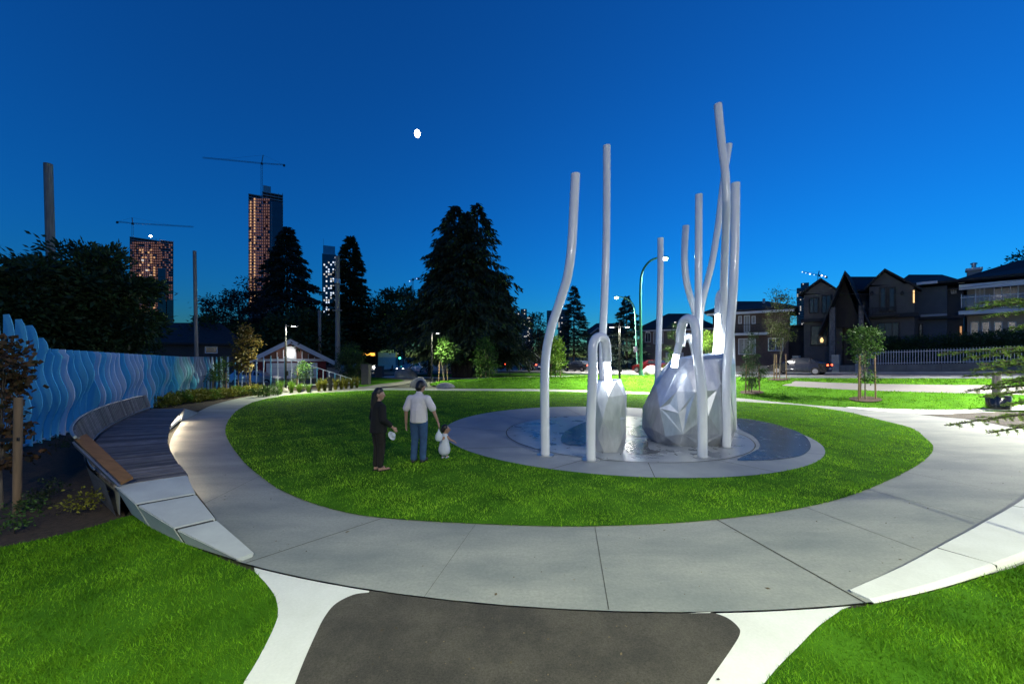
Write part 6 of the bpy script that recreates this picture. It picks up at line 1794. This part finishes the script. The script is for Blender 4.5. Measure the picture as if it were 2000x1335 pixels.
pt_dark = pmat('car_black', (0.012, 0.012, 0.014), 0.25, coat=0.6); pt_sil = pmat('car_silver', (0.35, 0.36, 0.38), 0.3, metal=0.6, coat=0.5); pt_red = pmat('car_red', (0.16, 0.012, 0.012), 0.25, coat=0.6); pt_blue = pmat('car_blue', (0.02, 0.04, 0.10), 0.25, coat=0.6); pt_white = pmat('car_white', (0.6, 0.6, 0.6), 0.3, coat=0.5); pt_grey = pmat('car_grey', (0.08, 0.085, 0.09), 0.3, metal=0.5, coat=0.5)
for px, lane, pt, lab in [(1560, 8.2, pt_dark, 'black car with lit tail lamps passing the dark house'), (1130, 8.2, pt_grey, 'grey car with lit tail lamps between the leftmost pipe and the left hook'),
                          (1275, 8.4, pt_red, 'dark red car driving off behind the short thin pipe'), (1035, 8.0, pt_blue, 'dark blue car with lit tail lamps left of the leftmost pipe'), (965, 8.2, pt_dark, 'black car driving off in front of the green townhouse')]:
    p_, a_ = on_road(px, lane)
    car(lab, p_, a_, pt)
for x, y, a_, pt, lab in [(-10.3, 56.5, -0.05 + math.pi, pt_sil, 'silver car with bright headlamps on the crossing seen past the slim trunk'), (-14.5, 57.0, math.pi * 1.35, pt_white, 'white car turning towards the viewer at the crossing'), (-5.0, 57.5, math.pi * 1.1, pt_grey, 'grey car with headlamps on near the cedar trunks')]:
    car(lab, on(x, y, 0.02), a_, pt)
car('pale parked car behind the see-through end of the fin fence', (X(500, 38.5), 38.5, -0.45), 0.1, pt_sil, lit=False, hatch=True)
bb = on(X(724, 62), 62)
bu = thing('city_bus', 'bus with a glowing orange route sign beyond the left gate pillar', 'bus', bb)
MB().box(bb + Vector((0, 4, 1.65)), (2.5, 10, 2.7)).build('body', pt_white, bu); MB().box(bb + Vector((0, -1.02, 1.75)), (2.2, 0.06, 1.3)).build('windscreen', M_glassd, bu)
MB().box(bb + Vector((0, -1.04, 2.72)), (1.9, 0.08, 0.36)).build('route_sign', glow('route_sign', (1.0, 0.42, 0.05), 3.0), bu)
for s in (-1, 1):
    MB().box(bb + Vector((s * .9, -1.05, 0.75)), (0.3, 0.08, 0.2)).build('headlamp', HEADL, bu)
    for y in (1.0, 7):
        wv = MB().lathe((0, 0, 0), [(0.2, -.15), (.48, -.15), (.48, .15), (.2, .15)], 16); wv.v = [(bb.x + s * 1.12 + v[2], bb.y + y + v[0], bb.z + .48 + v[1]) for v in wv.v]; wv.build('wheel', M_tyre, bu)

# ---------------------------------------------------------------- traffic signals and signs
GO = glow('signal_green', (0.05, 1.0, 0.75), 9)
M_sig = pmat('signal_yellow', (0.55, 0.33, 0.02), 0.5)
def signal(label, px, d, top, heads, mat=M_green, arm=None):
    b = gp(px, d); h = hgt(top, d, b.z)
    t = thing('traffic_signal', label, 'traffic light', b, 'traffic signals')
    MB().tube([b, b + Vector((0, 0, h))], [0.13, 0.09], 10).build('pole', mat, t, True)
    if arm: MB().tube([P(px, arm[1], d), P(arm[0], arm[1] - 1, d)], 0.06, 8).build('arm', mat, t)
    for (hx_, hy_) in heads:
        c = P(hx_, hy_, d - 0.35)
        hs = MB().box(c + Vector((0, 0.12, 0.36)), (0.36, 0.24, 1.05)).build('signal_head', M_sig, t)
        MB().lathe((0, 0, 0), [(0.02, -0.02), (0.15, 0)], 12)
        l = MB().lathe((0, 0, 0), [(0.03, -0.06), (0.11, -0.04), (0.15, 0.0), (0.14, 0.02)], 12); l.v = [(c.x + v[0], c.y + v[2] - 0.02, c.z + v[1]) for v in l.v]
        l.build('green_lens', GO, hs)
        for k in (1, 2):
            q = MB().lathe((0, 0, 0), [(0.05, -0.03), (0.14, 0.0), (0.13, 0.02)], 12); q.v = [(c.x + v[0], c.y + v[2] - 0.01, c.z + v[1] + 0.34 * k) for v in q.v]
            q.build('dark_lens', M_glassd, hs)
    return t
signal('green traffic signal on a teal pole left of the slim tree trunk', 779, 64, 655, [(781, 699)])
signal('traffic signal arm with two green lights in front of the cedar', 893, 60, 662, [(880, 665.5), (911, 666.5)], arm=(920, 660))
signal('green traffic signal half hidden by the young magnolia', 959, 62, 640, [(958, 697)])
signal('dark teal signal pole right of the green townhouse', 1013, 58, 640, [])
def sign(label, px, d, top, w, h_, mat, diamond=False, py_=None):
    b = gp(px, d); hh = hgt(top, d, b.z)
    t = thing('road_sign', label, 'sign', b, 'road signs')
    MB().tube([b, b + Vector((0, 0, hh))], 0.035, 8).build('post', M_galv, t)
    M_ = Matrix.Rotation(math.pi / 4, 3, 'Y') if diamond else None
    MB().box(b + Vector((0, -0.05, hh - h_ / 2)), (w, 0.03, h_), M=M_).build('plate', mat, t)
M_sgw = pmat('sign_white', (0.7, 0.7, 0.7), 0.5); M_sgy = pmat('sign_yellow', (0.75, 0.38, 0.02), 0.5)
sign('yellow diamond warning sign beyond the crossing', 798, 68, 704, 0.75, 0.75, M_sgy, True); sign('small pale sign on a thin post at the crossing', 792, 58, 701, 0.45, 0.6, pmat('sign_grey', (0.45, 0.55, 0.5), 0.5))
sign('grey sign plate on a post right of the townhouse', 1018, 54, 680, 0.5, 0.62, pmat('sign_back', (0.35, 0.35, 0.36), 0.5))
c = P(1241, 682, 49.8)
o = MB().box(c, (0.42, 0.03, 0.72)).build('parking_sign', M_sgw); tag(o, 'small white sign fixed to the pale green street lamp pole', 'sign')
# distant lamps between the trees
for i, (px, py, d, lab) in enumerate([(675, 677, 75, 'far street lamp glowing right of the wooden utility pole'), (703, 673, 90, 'far street lamp glowing left of the orange bus sign'), (741, 673, 95, 'far teal street lamp above the far stone pillar'), (762, 675, 85, 'far street lamp left of the green signal'), (775, 666, 100, 'far street lamp just above the green signal'), (733, 683, 85, 'far low street lamp over the bus')]):
    e = P(px, py, d); b = Vector((e.x + 0.9, e.y, 0))
    t = thing('far_street_lamp', lab, 'street lamp', b, 'far street lamps')
    MB().tube([b, Vector((b.x, b.y, e.z - 0.2)), Vector((b.x - 0.25, b.y, e.z + 0.1)), e + Vector((0, 0, 0.12))], 0.07, 6).build('pole', M_green, t)
    MB().lathe(e, [(0.1, -0.12), (0.26, -0.03), (0.2, 0.08)], 10).build('lens', glow('far_lens', (1, 0.93, 0.82), 22), t)
# overhead wire
m = MB(); a, b_ = P(1540, 566, 42), P(2060, 536, 30)
m.tube([a.lerp(b_, i / 16) + Vector((0, 0, -0.9 * math.sin(math.pi * i / 16))) for i in range(17)], 0.018, 5)
tag(m.build('overhead_wire', M_black), 'thin overhead wire crossing in front of the dark house', 'wire')

# ---------------------------------------------------------------- moon
md = 4000.0
c = P(815, 261, md)
mo = MB()
bm = bmesh.new(); bmesh.ops.create_uvsphere(bm, u_segments=32, v_segments=20, radius=31)
for f in bm.faces: f.smooth = True
me = bpy.data.meshes.new('moon'); bm.to_mesh(me); bm.free()
o = link('moon', me, glow('moonlight', (1.0, 0.97, 0.9), 14)); o.location = c; o.scale = (0.9, 1, 1.22)
tag(o, 'bright gibbous moon high over the lawn', 'moon')
